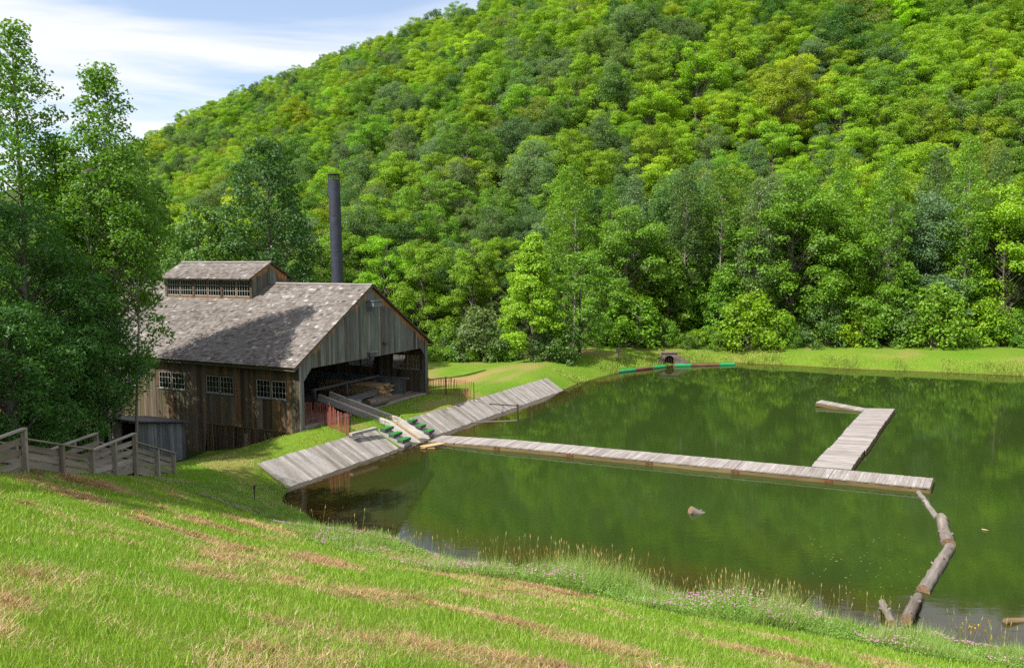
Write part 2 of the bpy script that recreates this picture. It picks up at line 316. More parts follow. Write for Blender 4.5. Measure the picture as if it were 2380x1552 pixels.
def leafmat(name, use_obj=True, col=None, trans=.46):
    m, t, out = newmat(name)
    if use_obj:
        ai = nd(t, 'ShaderNodeAttribute', attribute_name='icol', attribute_type='INSTANCER'); c = mixc(t, ai.outputs['Alpha'], nd(t, 'ShaderNodeObjectInfo').outputs['Color'], ai.outputs['Color'])
    else: c = attr(t, 'col', 'Color')
    tn = attr(t, 'tint'); k = mrange(t, tn, 0, 1, .76, 1.24)
    v = nd(t, 'ShaderNodeVectorMath', operation='SCALE'); lk(t, c, v.inputs[0]); lk(t, k, v.inputs['Scale'])
    c2 = mixc(t, mrange(t, tn, .6, 1.0, 0, .35), v.outputs[0], mixc(t, 1.0, v.outputs[0], (1.15, 1.04, .7), 'MULTIPLY'))
    d = nd(t, 'ShaderNodeBsdfDiffuse'); lk(t, c2, d.inputs[0])
    tl = nd(t, 'ShaderNodeBsdfTranslucent'); lk(t, mixc(t, 1.0, c2, (1.25, 1.15, .5), 'MULTIPLY'), tl.inputs[0])
    gl = nd(t, 'ShaderNodeBsdfGlossy'); gl.inputs['Roughness'].default_value = .5; gl.inputs[0].default_value = (.5, .5, .5, 1)
    a = nd(t, 'ShaderNodeMixShader'); a.inputs[0].default_value = trans; lk(t, d.outputs[0], a.inputs[1]); lk(t, tl.outputs[0], a.inputs[2])
    b = nd(t, 'ShaderNodeMixShader'); b.inputs[0].default_value = .05; lk(t, a.outputs[0], b.inputs[1]); lk(t, gl.outputs[0], b.inputs[2])
    lk(t, b.outputs[0], out.inputs[0]); return m
M['leaf'] = leafmat('leaves'); M['leafcol'] = leafmat('leaves_of_mass', False); M['blade'] = leafmat('grass_blades', False, trans=.3)
def groundmat():
    m, t, out = newmat('ground'); tcn = nd(t, 'ShaderNodeTexCoord'); P = tcn.outputs['Object']
    n1 = noise(t, P, (1, 1, 1), 9.0, 6, .7); n2 = noise(t, P, (1, 1, 1), .35, 4); n3 = noise(t, P, (1, 1, 1), 60.0, 3)
    g = ramp(t, n1, [(.28, (.055, .13, .008)), (.5, (.10, .205, .013)), (.72, (.165, .26, .025))])
    g = mixc(t, mrange(t, n2, .35, .7, 0, .55), g, (.185, .22, .03))
    dry = mixc(t, n3, (.20, .115, .045), (.42, .28, .14))
    f = math_(t, 'ADD', attr(t, 'dry'), math_(t, 'MULTIPLY', math_(t, 'SUBTRACT', n1, .5), .9))
    c = mixc(t, mrange(t, f, .35, .75, 0, .9), g, dry)
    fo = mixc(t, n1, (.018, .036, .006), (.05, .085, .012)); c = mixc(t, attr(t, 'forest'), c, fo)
    bed = mixc(t, n1, (.13, .085, .03), (.24, .16, .065)); c = mixc(t, attr(t, 'bed'), c, bed)
    princ(t, out, c, .95, .1, math_(t, 'ADD', n1, n3), .7, .05); return m
M['ground'] = groundmat()
def watermat():
    m, t, out = newmat('pond_water'); tcn = nd(t, 'ShaderNodeTexCoord'); P = tcn.outputs['Object']
    a = noise(t, P, (1.0, 2.6, 1), 1.5, 3, .5, .4); b_ = noise(t, P, (1, 2.2, 1), 9.0, 2)
    h = math_(t, 'ADD', a, math_(t, 'MULTIPLY', b_, .22))
    calm = mrange(t, noise(t, P, (.06, .12, 1), 1.0, 2), .35, .65, .35, 1.0)
    bp = nd(t, 'ShaderNodeBump'); bp.inputs['Distance'].default_value = .02; lk(t, math_(t, 'MULTIPLY', calm, .11), bp.inputs['Strength']); lk(t, h, bp.inputs['Height'])
    gl = nd(t, 'ShaderNodeBsdfGlossy'); gl.inputs['Roughness'].default_value = .03; lk(t, bp.outputs[0], gl.inputs['Normal'])
    fz = nd(t, 'ShaderNodeFresnel'); fz.inputs[0].default_value = 1.72; lk(t, bp.outputs[0], fz.inputs['Normal'])
    dp = attr(t, 'depth'); op = math_(t, 'SUBTRACT', 1.0, math_(t, 'POWER', math.exp(-1.5), dp))
    n2 = noise(t, P, (1, 1, 1), .12, 3)
    murk = mixc(t, mrange(t, dp, .2, 1.1), (.070, .046, .014), mixc(t, n2, (.022, .042, .008), (.032, .056, .011)))
    df = nd(t, 'ShaderNodeBsdfDiffuse'); lk(t, murk, df.inputs[0])
    tr = nd(t, 'ShaderNodeBsdfTransparent'); tr.inputs[0].default_value = (.72, .72, .42, 1)
    x = nd(t, 'ShaderNodeMixShader'); lk(t, mrange(t, op, 0, 1, .15, .97), x.inputs[0]); lk(t, tr.outputs[0], x.inputs[1]); lk(t, df.outputs[0], x.inputs[2])
    y = nd(t, 'ShaderNodeMixShader'); lk(t, math_(t, 'MULTIPLY', fz.outputs[0], 1.0, True), y.inputs[0]); lk(t, x.outputs[0], y.inputs[1]); lk(t, gl.outputs[0], y.inputs[2])
    lk(t, y.outputs[0], out.inputs[0]); return m
M['water'] = watermat()

# ------------------------------------------------------------------ ground sheet and pond
def axis(a, b, st, far0, far1, g=1.12):
    c = list(np.arange(a, b + 1e-6, st)); s = st
    while c[-1] < far1: s *= g; c.append(c[-1] + s)
    s = st; l = [c[0]]
    while l[-1] > far0: s *= g; l.append(l[-1] - s)
    return np.array(l[:0:-1] + c)
def dryness(x, y):
    s = x * NY - y * NX; n = x * NX + y * NY
    u, v = toBL(x, y)
    wp = fbm(s * .3, n * .3, 12, 2) * 2.4; streak = fbm(s * .30 + 3, n * 1.0 + wp, 11, 4); pat = fbm(s * .55, n * .9, 21, 4)
    brk = fbm(s * .35 + 9, n * .6, 15, 3)
    d = .32 + sst(.47, .64, streak) * sst(.36, .58, brk) * .26 + (sst(.40, .70, pat) - .46) * .42
    d = d * (1 - .75 * sst(16.6, 18.4, n + 1.6 * (pat - .5))) * (1 - .6 * sst(-14, -17, s + n))
    near = (n < 22) & (y < 34)
    lawn = np.exp(-((x + 4.2) ** 2 / 8 + (y - 60) ** 2 / 14)) * .5 + .22 + .30 * sst(.42, .68, fbm(x * .25, y * .25, 31, 4))
    path = np.exp(-((v + 1.2 - .0 * u) / .8) ** 2) * sst(17, 21, u) * .25
    return np.where(near, d, np.clip(lawn + path, 0, 1))
gx = axis(-30, 30, .3, -620, 420); gy = axis(2, 90, .3, -60, 900, 1.1)
XX, YY = np.meshgrid(gx, gy); ZZ = G(XX, YY)
lump = (fbm(XX * 1.3, YY * 1.3, 5, 3) - .5) * .10 * (ZZ > .05); ZZ = ZZ + lump
uu, vv = toBL(XX, YY)
inb = (uu > -.4) & (uu < 12.9) & (vv > .1) & (vv < 27); ZZ = np.where(inb, np.minimum(ZZ, .55), ZZ)
under = (uu > -5.6) & (uu < 24) & (vv < -2.2 - .065 * (uu + 5)) & (vv > -5.4 - .045 * (uu + 5)); ZZ = np.where(under & (ZZ > -1), np.minimum(ZZ - .1, .80 + (vv + 2.1 + (uu + 5.25) * .0587) * .48 - .08), ZZ)
cut = (uu > 3.95) & (uu < 5.75) & (vv > -4.6) & (vv < -.1); ZZ = np.where(cut, np.minimum(ZZ, np.where(vv > -2.5, .42 + (vv + 2.5) * .22, .42 + (vv + 2.5) * .42)), ZZ)
g = MB(); ny, nx = XX.shape
i = (np.arange(ny - 1)[:, None] * nx + np.arange(nx - 1)[None]).ravel()
g.add(np.c_[XX.ravel(), YY.ravel(), ZZ.ravel()], np.c_[i, i + 1, i + nx + 1, i + nx])
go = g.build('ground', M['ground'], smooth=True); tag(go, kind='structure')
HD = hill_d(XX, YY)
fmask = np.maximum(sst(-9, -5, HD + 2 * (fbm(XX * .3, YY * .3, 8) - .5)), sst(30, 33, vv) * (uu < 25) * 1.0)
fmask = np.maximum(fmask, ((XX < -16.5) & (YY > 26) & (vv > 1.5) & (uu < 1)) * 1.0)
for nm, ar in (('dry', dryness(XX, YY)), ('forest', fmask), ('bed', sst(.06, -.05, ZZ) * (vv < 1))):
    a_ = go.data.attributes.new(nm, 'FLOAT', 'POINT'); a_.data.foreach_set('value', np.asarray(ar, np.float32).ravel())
wx = np.arange(-12, 110, .6); wy = np.arange(4, 78, .6); WX, WY = np.meshgrid(wx, wy); wd = -G(WX, WY); wu, wv = toBL(WX, WY)
okv = (wv < -3.0) & (wd > -.35); nyw, nxw = WX.shape
iw = (np.arange(nyw - 1)[:, None] * nxw + np.arange(nxw - 1)[None]); keep = (okv[:-1, :-1] | okv[1:, :-1] | okv[:-1, 1:] | okv[1:, 1:]); iw = iw[keep]
w = MB(); w.add(np.c_[WX.ravel(), WY.ravel(), WX.ravel() * 0], np.c_[iw, iw + 1, iw + nxw + 1, iw + nxw])
dk = np.where((wu > -5.4) & (wu < 24), (-3.9 - (wu + 5.14) * .0443 - wv) * .42, 9); wd = np.minimum(wd, np.maximum(dk, .0))
wo = w.build('pond_water', M['water'], smooth=True); tag(wo, kind='structure')
a_ = wo.data.attributes.new('depth', 'FLOAT', 'POINT'); a_.data.foreach_set('value', np.clip(wd, 0, 4).astype(np.float32).ravel())

# ------------------------------------------------------------------ sawmill barn
WB, LB, RI, PITCH = 12.4, 27.0, 6.2, 0.597           # width, length, ridge position, roof rise per metre
def roofz(u, drop=0.0): return 4.35 + (np.minimum(u, 2 * RI - u) + .5) * PITCH - drop
def bb(mb, u0, u1, v0, v1, z0, z1, tint=None, fresh=0.0, mi=0): mb.box(BL(u0, v0, z0), A * (u1 - u0), B * (v1 - v0), Z * (z1 - z0), tint, fresh, mi)
def board(mb, axis_, s0, s1, d0, d1, zb0, zb1, zt0, zt1, fr=None):
    # one upright board on a wall running along axis_ ('u' or 'v'); top/bottom may slope; fresh wood shows under the eaves
    tint = RNG.random(); off = RNG.random(3) * 50; dep = d1 - d0; d0 = d0 + RNG.normal(0, .006); d1 = d0 + dep
    P = (lambda s, d, z: BL(s, d, z)) if axis_ == 'u' else (lambda s, d, z: BL(d, s, z))
    fl = RNG.uniform(.25, .75) if fr else 0
    rows = [(zb0, zb1, 0.0)]
    if fr and min(zt0 - zb0, zt1 - zb1) > fl + .1: rows.append((zt0 - fl, zt1 - fl, .0)); rows.append((zt0, zt1, fr))
    else: rows.append((zt0, zt1, fr or 0))
    v = []; f = []; gc = []; fs = []
    for k, (a, b, fr_) in enumerate(rows):
        v += [P(s0, d0, a), P(s1, d0, b), P(s1, d1, b), P(s0, d1, a)]; fs += [fr_] * 4
        gc += [(a, s0, d0), (b, s1, d0), (b, s1, d1), (a, s0, d1)]
        if k:
            n = 4 * k; f += [(n - 4 + i, n - 4 + (i + 1) % 4, n + (i + 1) % 4, n + i) for i in range(4)]
    n = len(v) - 4; f += [(0, 3, 2, 1), (n, n + 1, n + 2, n + 3)]
    if axis_ == 'v': f = [tuple(reversed(x)) for x in f]
    mb.add(v, f, np.array(gc) + off, tint, fs)
def edges(a, b, lo, hi):
    e = [a]
    while e[-1] < b - lo: e.append(min(b, e[-1] + RNG.uniform(lo, hi)))
    e[-1] = b; return e
def board_wall(mb, axis_, a, b, d0, d1, zbot, ztop, holes=(), lo=.17, hi=.30, fr=.9, gap=.006, through=None):
    marks = sorted({a, b, *[x for h in holes for x in h[:2]]})
    for m0, m1 in zip(marks[:-1], marks[1:]):
        e = edges(m0, m1, lo, hi)
        for s0, s1 in zip(e[:-1], e[1:]):
            mid = (s0 + s1) / 2; hh = [h for h in holes if h[0] < mid < h[1]]
            g0, g1 = s0 + gap, s1 - gap
            if hh:
                h = hh[0]; board(mb, axis_, g0, g1, d0, d1, zbot(g0), zbot(g1), h[2], h[2]); board(mb, axis_, g0, g1, d0, d1, h[3], h[3], ztop(g0), ztop(g1), fr)
            else: board(mb, axis_, g0, g1, d0, d1, zbot(g0), zbot(g1), ztop(g0), ztop(g1), fr)
def shingles(mb, P0, al, up, nrm, L, S, rh=.19, wmin=.12, wmax=.30):
    V, Fq, Gc, T = [], [], [], []; n = 0; rows = int(S / rh)
    rh = S / rows
    for r in range(rows):
        cuts = np.cumsum(RNG.uniform(wmin, wmax, int(L / wmin))); cuts = np.r_[0, cuts[cuts < L - .08], L]; k = len(cuts) - 1
        wob = RNG.normal(0, .008, k); lift = .030 + RNG.normal(0, .005, k); s0 = r * rh + wob; s1 = min(S, (r + 1.25) * rh)
        a0, a1 = cuts[:-1] + .003, cuts[1:] - .003
        def pt(a, s, h): return P0 + a[:, None] * al + np.asarray(s)[..., None] * up + np.asarray(h)[..., None] * nrm
        s1v = np.full(k, s1); low = np.full(k, .0)
        q = np.stack([pt(a0, s0, lift), pt(a1, s0, lift), pt(a1, s1v, low + .008), pt(a0, s1v, low + .008), pt(a0, s0, low - .01), pt(a1, s0, low - .01)], 1)
        V.append(q.reshape(-1, 3)); b = n + np.arange(k) * 6
        Fq.append(np.stack([b, b + 1, b + 2, b + 3], 1)); Fq.append(np.stack([b + 4, b + 5, b + 1, b], 1)); n += 6 * k
        tt = np.clip(.48 + RNG.normal(0, .2, k) + .28 * (RNG.random(k) < .07) + .35 * (fbm(a0 * .35 + 7, np.full(k, r * rh * .5), int(L * 7) % 13, 3) - .5), 0, 1); T.append(np.repeat(tt, 6))
        gl = np.stack([np.repeat(s0, 6) * 0 + np.tile([0, 0, .25, .25, 0, 0], k), np.stack([a0, a1, a1, a0, a0, a1], 1).ravel(), np.repeat(RNG.random(k) * 40, 6)], 1); Gc.append(gl)
    mb.add(np.concatenate(V), np.concatenate(Fq), np.concatenate(Gc), np.concatenate(T))
barn = thing('sawmill_barn', tuple(BL(0, 0, 1.1)), 'long weathered board sawmill barn with open gable end beside the pond', 'barn')
def gable_roof(name, parent, u0, u1, v0, v1, ze, rise, over_th=.05, rh=.19):
    mb = MB(); um = (u0 + u1) / 2; hw = um - u0; zr = ze + hw * rise; S = math.hypot(hw, hw * rise)
    upL = (A * hw + Z * hw * rise) / S; upR = (-A * hw + Z * hw * rise) / S
    nL = np.cross(B, upL); nL = nL if nL[2] > 0 else -nL; nR = np.cross(B, upR); nR = nR if nR[2] > 0 else -nR
    P0 = BL(u0, v0, ze); al = B
    shingles(mb, P0 + B * 0, al, upL, nL, v1 - v0, S, rh); 
    k0 = len(mb.f); shingles(mb, BL(u1, v0, ze), al, upR, nR, v1 - v0, S, rh)
    for kk in range(k0, len(mb.f)): mb.f[kk] = mb.f[kk][:, ::-1]
    mb.f[0] = mb.f[0][:, ::-1]
    for P, up, n in ((P0, upL, nL), (BL(u1, v0, ze), upR, nR)): mb.box(P - n * .06, B * (v1 - v0), up * S, n * .048, .1)
    for sgn, up, n in ((1, upL, nL), (-1, upR, nR)):
        mb.box(BL(um, v0 - .01, zr) + n * .035 - up * .14, B * (v1 - v0 + .02), up * .155, n * .022, .8 if sgn > 0 else .4)
    return mb.build(name, M['shingle'], parent)
gable_roof('roof', barn, -.5, 2 * RI + .5, -.2, LB + .2, 4.35, PITCH)
mb = MB()
for u in (-.42, WB + .30): bb(mb, u, u + .1, -.12, LB, 4.16, 4.27, .3)
for sgn in (0, 1):                                        # rake boards under the shingle edge
    p = BL(-.46 if not sgn else WB + .46, -.16, 4.27); q = BL(RI, -.16, 4.27 + 6.66 * PITCH); mb.beam(p, q, .04, .15, B, .7)
for v in np.arange(.3, LB, .9): mb.beam(BL(-.42, v, 4.28), BL(.3, v, 4.70), .06, .12, B, .5)
mb.build('rake_board', M['sidewall'], barn)
WINS = [(.80, 2.82), (4.37, 6.39), (7.96, 9.98), (11.55, 13.57), (15.2, 17.2)]; WZ = (2.62, 3.55)
lat = lambda s: .93 if s < 6.45 else (max(-1.0, -.72 - .1 * (s - 7)))
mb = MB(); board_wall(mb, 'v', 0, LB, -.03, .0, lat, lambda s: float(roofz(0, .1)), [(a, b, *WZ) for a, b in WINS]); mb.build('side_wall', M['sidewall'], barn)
mb = MB()
RW = [(.55, 2.72), (4.2, 6.38), (8.0, 10.1), (12, 14)]
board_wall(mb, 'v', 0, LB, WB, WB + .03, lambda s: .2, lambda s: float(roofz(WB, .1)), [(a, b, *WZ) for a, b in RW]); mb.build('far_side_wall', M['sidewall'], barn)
def gbot(u):
    if u < .35 or u > 12.1: return .92
    if u < .95: return 3.55 + (u - .35) / .6 * .62
    if u > 11.55: return 4.15 - (u - 11.55) / .55 * .64
    return 4.17 - .02 * (u - .95) / 10.6
mb = MB(); e = [0, .16, .35, .56, .76, .95] + edges(.95, RI, .15, .30)[1:] + edges(RI, 11.55, .15, .30)[1:] + [11.75, 11.93, 12.1, 12.26, WB + .03]
for a, b in zip(e[:-1], e[1:]):
    a2, b2 = a + .005, b - .005
    board(mb, 'u', a2, b2, -.03, 0, gbot((a + b) / 2 if (b <= .36 or a >= 12.09) else a + 1e-4), gbot((a + b) / 2 if (b <= .36 or a >= 12.09) else b - 1e-4), float(roofz(a2, .1)), float(roofz(b2, .1)), .95)
mb.build('gable_wall', M['wall'], barn)
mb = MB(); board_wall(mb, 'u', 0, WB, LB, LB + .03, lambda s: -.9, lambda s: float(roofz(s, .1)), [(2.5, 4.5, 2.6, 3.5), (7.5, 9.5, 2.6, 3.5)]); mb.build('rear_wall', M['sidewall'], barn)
mb = MB()                                                  # frame: posts, plates, ties
for v in (.18, 3.6, 7.2, 10.8, 14.4, 18, 21.6, 26.8):
    for u in (.12, WB - .12): bb(mb, u - .1, u + .1, v - .1, v + .1, -.9 if u < 1 and v > 2 else .3, 4.5, .3)
    if v > 1: bb(mb, .03, WB - .03, v - .09, v + .09, 4.25, 4.5, .3)
bb(mb, .36, 12.08, .02, .2, 4.2, 4.42, .3)
for v in (3.6, 10.8, 18): bb(mb, RI - .1, RI + .1, v - .1, v + .1, 4.5, 7.9, .3)
mb.build('timber_frame', M['timber'], barn)
mb = MB()
for v0 in np.arange(.05, LB - .3, .26): bb(mb, .05, WB - .05, v0, v0 + .25, 1.10 - .0, 1.16 + RNG.normal(0, .002))
mb.build('floor', M['ramp'], barn)
mb = MB(); bb(mb, .36, 12.09, -.06, .045, .78, 1.15, .6); mb.build('sill_beam', M['ramp'], barn)
mb = MB()
for v in np.arange(.4, 6.4, .105): 
    zb = gz(*BL(-.02, v)[:2]) - .1; board(mb, 'v', v, v + .055, -.05, -.028, zb, zb, .915, .915)
mb.box(BL(-.07, .35, .90), A * .05, B * 6.1, Z * .05, .5); mb.build('slatted_skirt', M['sidewall'], barn)
mb = MB(); bb(mb, -.12, -.052, 3.48, 3.66, -.6, .62); bb(mb, -.14, -.04, 3.44, 3.70, -.6, .05); mb.build('foundation_pier', M['concrete'], barn)
mb = MB(); bb(mb, .5, .53, .5, 6.5, -.9, 1.05); mb.build('crawl_space_shade', M['dark'], barn)  # dark sheet standing in for the shade behind the slats
def window_pair(parent, name, axis_, s0, s1, z0, z1, d, out, cols=4, rows=3, n=2, mulw=.09):
    # two sashes side by side in one opening; out = +1/-1 outward direction along the wall normal
    P = (lambda s, dd, z: BL(s, dd, z)) if axis_ == 'u' else (lambda s, dd, z: BL(dd, s, z))
    AX = A if axis_ == 'u' else B; DN = B if axis_ == 'u' else A
    fr = MB()
    def bx(mb, a, b, q0, q1, lo, hi, t=.6): mb.box(P(a, lo if out > 0 else hi, q0), AX * (b - a), Z * (q1 - q0), DN * (hi - lo) * (1 if out > 0 else -1), t)
    d0, d1 = (d - .05, d + .025) if out > 0 else (d - .025, d + .05)
    bx(fr, s0 - .05, s0 + .03, z0, z1, d0, d1); bx(fr, s1 - .03, s1 + .05, z0, z1, d0, d1); bx(fr, s0 - .05, s1 + .05, z1 - .002, z1 + .06, d0, d1)
    cells = np.linspace(s0 + .03, s1 - .03, n + 1)
    for c in cells[1:-1]: bx(fr, c - mulw / 2, c + mulw / 2, z0, z1, d0, d1)
    f = fr.build(name, M['sidewall'], parent)
    sm = MB(); bx(sm, s0 - .08, s1 + .08, z0 - .06, z0 + .002, d0 - .03, d1 + .03); sm.build('sill', M['shedwall'], f)
    for k in range(n):
        a = cells[k] + (mulw / 2 if k else 0); b = cells[k + 1] - (mulw / 2 if k < n - 1 else 0)
        s = MB(); e0, e1 = d - .015, d + .015; w_ = .035
        bx(s, a, a + w_, z0, z1, e0, e1); bx(s, b - w_, b, z0, z1, e0, e1); bx(s, a + w_, b - w_, z0, z0 + w_, e0, e1); bx(s, a + w_, b - w_, z1 - w_, z1, e0, e1)
        for i in range(1, cols): x = a + (b - a) * i / cols; bx(s, x - .007, x + .007, z0 + w_, z1 - w_, d - .009, d + .009)
        for j in range(1, rows): y = z0 + (z1 - z0) * j / rows; bx(s, a + w_, b - w_, y - .0065, y + .0065, d - .006, d + .006)
        s.build('sash', M['muntin'], f)
        p = MB(); bx(p, a + w_, b - w_, z0 + w_, z1 - w_, d - .002, d + .002); p.build('pane', M['glass'], f)
for a, b in WINS: window_pair(barn, 'window', 'v', a, b, *WZ, -.015, -1)
for a, b in RW: window_pair(barn, 'window', 'v', a, b, *WZ, WB + .015, 1)
for a, b in ((2.5, 4.5), (7.5, 9.5)): window_pair(barn, 'window', 'u', a, b, 2.6, 3.5, LB + .015, 1)
# roof monitor
mons = []; MV0, MV1, MU0, MU1 = 7.45, 14.55, 4.68, 7.72
MZ = lambda u: float(8.62 + (min(u, 12.4 - u) - (MU0 - .42)) * .52 - .09)
for side in (0, 1):
    v = MV0 if side == 0 else MV1; mon = MB()
    ee = edges(MU0, RI, .16, .26)[:-1] + edges(RI, MU1, .16, .26)
    for a, b in zip(ee[:-1], ee[1:]): board(mon, 'u', a + .004, b - .004, v - .03, v, float(roofz(a, -.05)) - .1, float(roofz(b, -.05)) - .1, MZ(a), MZ(b), .95)
    mons.append(mon.build('monitor' if side == 0 else 'monitor_end_wall', M['wall'], barn if side == 0 else mons[0]))
mm = mons[0]
gable_roof('monitor_roof', mm, MU0 - .42, MU1 + .42, MV0 - .22, MV1 + .22, 8.62, .52, rh=.17)
mb = MB(); zs = float(roofz(MU0)) 
for u, o in ((MU0, -1), (MU1, 1)):
    bb(mb, u - .04, u + .04, MV0, MV1, zs - .02, zs + .12, .5); bb(mb, u - .04, u + .04, MV0, MV1, 8.55, 8.70, .1)
    for v in np.linspace(MV0 + .03, MV1 - .03, 4): bb(mb, u - .06, u + .06, v - .09, v + .09, zs, 8.6)
mb.build('monitor_frame', M['sidewall'], mm)
for u, o in ((MU0, -1), (MU1, 1)):
    for k in range(3):
        vv_ = np.linspace(MV0 + .03, MV1 - .03, 4); a, b = vv_[k] + .09, vv_[k + 1] - .09; f = MB(); s = MB(); p = MB(); c = (a + b) / 2
        f.box(BL(u - .03, c - .045, zs + .12), A * .06, B * .09, Z * (8.55 - zs - .12), .5)
        f.build('mullion', M['sidewall'], mm)
        for q0, q1 in ((a, c - .045), (c + .045, b)):
            for i in range(6):
                x = q0 + .014 + (q1 - q0 - .028) * i / 5; w_ = .02 if i in (0, 5) else .009; bb(s, u - .012, u + .012, x - w_, x + w_, zs + .12, 8.55, .6)
            for j in range(4):
                y = zs + .14 + (8.53 - zs - .14) * j / 3; w_ = .02 if j in (0, 3) else .009; bb(s, u - .010, u + .010, q0 + .035, q1 - .035, y - w_, y + w_, .6)
            bb(p, u - .002, u + .002, q0 + .03, q1 - .03, zs + .14, 8.53)
        s.build('sash', M['muntin'], mm); p.build('pane', M['glass'], mm)
# fittings on the gable
mb = MB(); bb(mb, 5.78, 6.62, -.55, -.03, 7.10, 7.40, .75); bb(mb, 5.72, 6.68, -.62, -.03, 7.40, 7.45, .15); bb(mb, 5.8, 5.86, -.5, -.03, 6.85, 7.1, .3); mb.build('vent_hood', M['shedwall'], barn)
mb = MB(); bb(mb, 5.83, 6.45, -.22, -.03, 4.25, 4.46); bb(mb, 5.95, 6.3, -.16, -.04, 4.0, 4.25); mb.build('pulley_block', M['timber'], barn)
mb = MB(); bb(mb, 5.78, 6.5, -.27, -.03, 4.46, 4.53, .9); mb.build('pulley_shelf', M['shedwall'], barn)
mb = MB(); bb(mb, 7.3, 7.8, -.2, -.03, 4.88, 4.95, .6); bb(mb, 7.48, 7.56, -.14, -.03, 4.74, 4.88, .3); mb.build('bracket', M['timber'], barn)
mb = MB(); board_wall(mb, 'v', .95, 9, 11.2, 11.24, lambda s: 1.16, lambda s: 2.15, fr=None); bb(mb, 11.14, 11.32, .7, 9, 2.15, 2.22, .5); mb.build('inner_partition', M['shedwall'], barn)
mb = MB(); bb(mb, 4.6, 11.1, 2.9, 3.05, 2.2, 2.32, .8); bb(mb, 4.6, 4.75, 2.85, 3.1, 1.16, 2.2); bb(mb, 7.6, 7.75, 2.85, 3.1, 1.16, 2.2); bb(mb, 1.0, 4.6, 6.0, 6.16, 2.3, 2.42, .8); mb.build('saw_carriage', M['timber'], barn)

# ------------------------------------------------------------------ smokestack and boiler house behind the barn
sp = BL(15.3, 9.2); sb = np.array([sp[0], sp[1], .2]); stp = aty(776, 418, sp[1] + .1)
stk = thing('smokestack', tuple(sb), 'tall black steel smokestack rising behind the barn ridge', 'smokestack')
mb = MB(); d = (stp - sb); r = .42
for k in range(6):
    p, q = sb + d * k / 6, sb + d * (k + 1) / 6 ; mb.tube([p, p + (q - p) * .985], [r, r], 20, .5); mb.tube([p + (q - p) * .985, q], [r + .012, r + .012], 20, .3)
mb.build('pipe', M['stack'], stk, True)
mb = MB()
for k in range(8):
    a = k * math.pi / 4; o_ = np.array([math.cos(a), math.sin(a), 0]) * (r - .02); mb.tube([stp + o_ - Z * .1, stp + o_ + Z * .36], [.022, .022], 6)
th = np.linspace(0, 2 * math.pi, 25); mb.tube([stp + Z * .37 + np.array([math.cos(a), math.sin(a), 0]) * (r + .0) for a in th], [.035] * 25, 6, caps=False)
mb.tube([stp + Z * .36, stp + Z * .39], [r + .05, r + .05], 20); mb.build('spark_cage', M['stack'], stk)
bh = thing('boiler_house', tuple(BL(15.5, 6, .2)), 'low board boiler house behind the barn seen through its far windows', 'shed')
mb = MB()
for u in (13.7, 17.0): board_wall(mb, 'v', 3.2, 13, u, u + .03, lambda s: 0, lambda s: 2.6)
for v in (3.2, 13): board_wall(mb, 'u', 13.7, 17.0, v, v + .03, lambda s: 0, lambda s: 2.6 + (1.65 - abs(s - 15.35)) * .6)
mb.build('wall', M['sidewall'], bh); gable_roof('roof', bh, 13.3, 17.4, 2.9, 13.3, 2.5, .6)

# ------------------------------------------------------------------ low shed left of the barn
S0 = np.array([-18.13, 37.0, -.75]); FW, DW = 2.78, 2.78       # near corner; grey wall runs along A, open side along B
shed = thing('low_shed', tuple(S0), 'low grey board lean-to shed with dark flat roof beside the barn', 'shed')
zt_ = lambda a: 2.58 - .19 * a
mb = MB(); e = edges(0, FW, .13, .22)
for a, b in zip(e[:-1], e[1:]):
    q0, q1 = S0 + A * (a + .004), S0 + A * (b - .004); d_ = B * .024; o2 = -B * RNG.random() * .012
    mb.hexa([q0 + o2, q1 + o2, q1 + d_, q0 + d_, q0 + o2 + Z * zt_(a), q1 + o2 + Z * zt_(b), q1 + d_ + Z * zt_(b), q0 + d_ + Z * zt_(a)])
mb.build('board_wall', M['shedwall'], shed)
mb = MB(); e = edges(0, DW, .16, .24)
for a, b in zip(e[:-1], e[1:]): mb.box(S0 + A * FW + B * (a + .004), B * (b - a - .008), -A * .025, Z * zt_(FW))
for a, b in zip(e[:-1], e[1:]):
    q0, q1 = S0 + B * DW + A * (a + .004), S0 + B * DW + A * (b - .004); mb.hexa([q0, q1, q1 + B * .025, q0 + B * .025, q0 + Z * zt_(a), q1 + Z * zt_(b), q1 + B * .025 + Z * zt_(b), q0 + B * .025 + Z * zt_(a)])
mb.build('back_wall', M['sidewall'], shed)
for k in (.06, DW - .14): mb = MB(); mb.box(S0 + B * k + A * .02, B * .1, A * .1, Z * 2.5, .3); mb.build('post', M['ramp'], shed)
for k in np.linspace(.25, DW - .25, 5): mb = MB(); mb.box(S0 + B * k - A * .28 + Z * (zt_(-.28) + .0), B * .07, A * (FW + .5) - Z * .19 * (FW + .5), Z * .1, .9); mb.build('rafter', M['ramp'], shed)
mb = MB(); q = S0 - A * .42 - B * .32 + Z * (zt_(-.42) + .105); mb.box(q, B * (DW + .65), A * (FW + .8) - Z * .19 * (FW + .8), Z * .045, .5); mb.build('roof', M['tar'], shed)

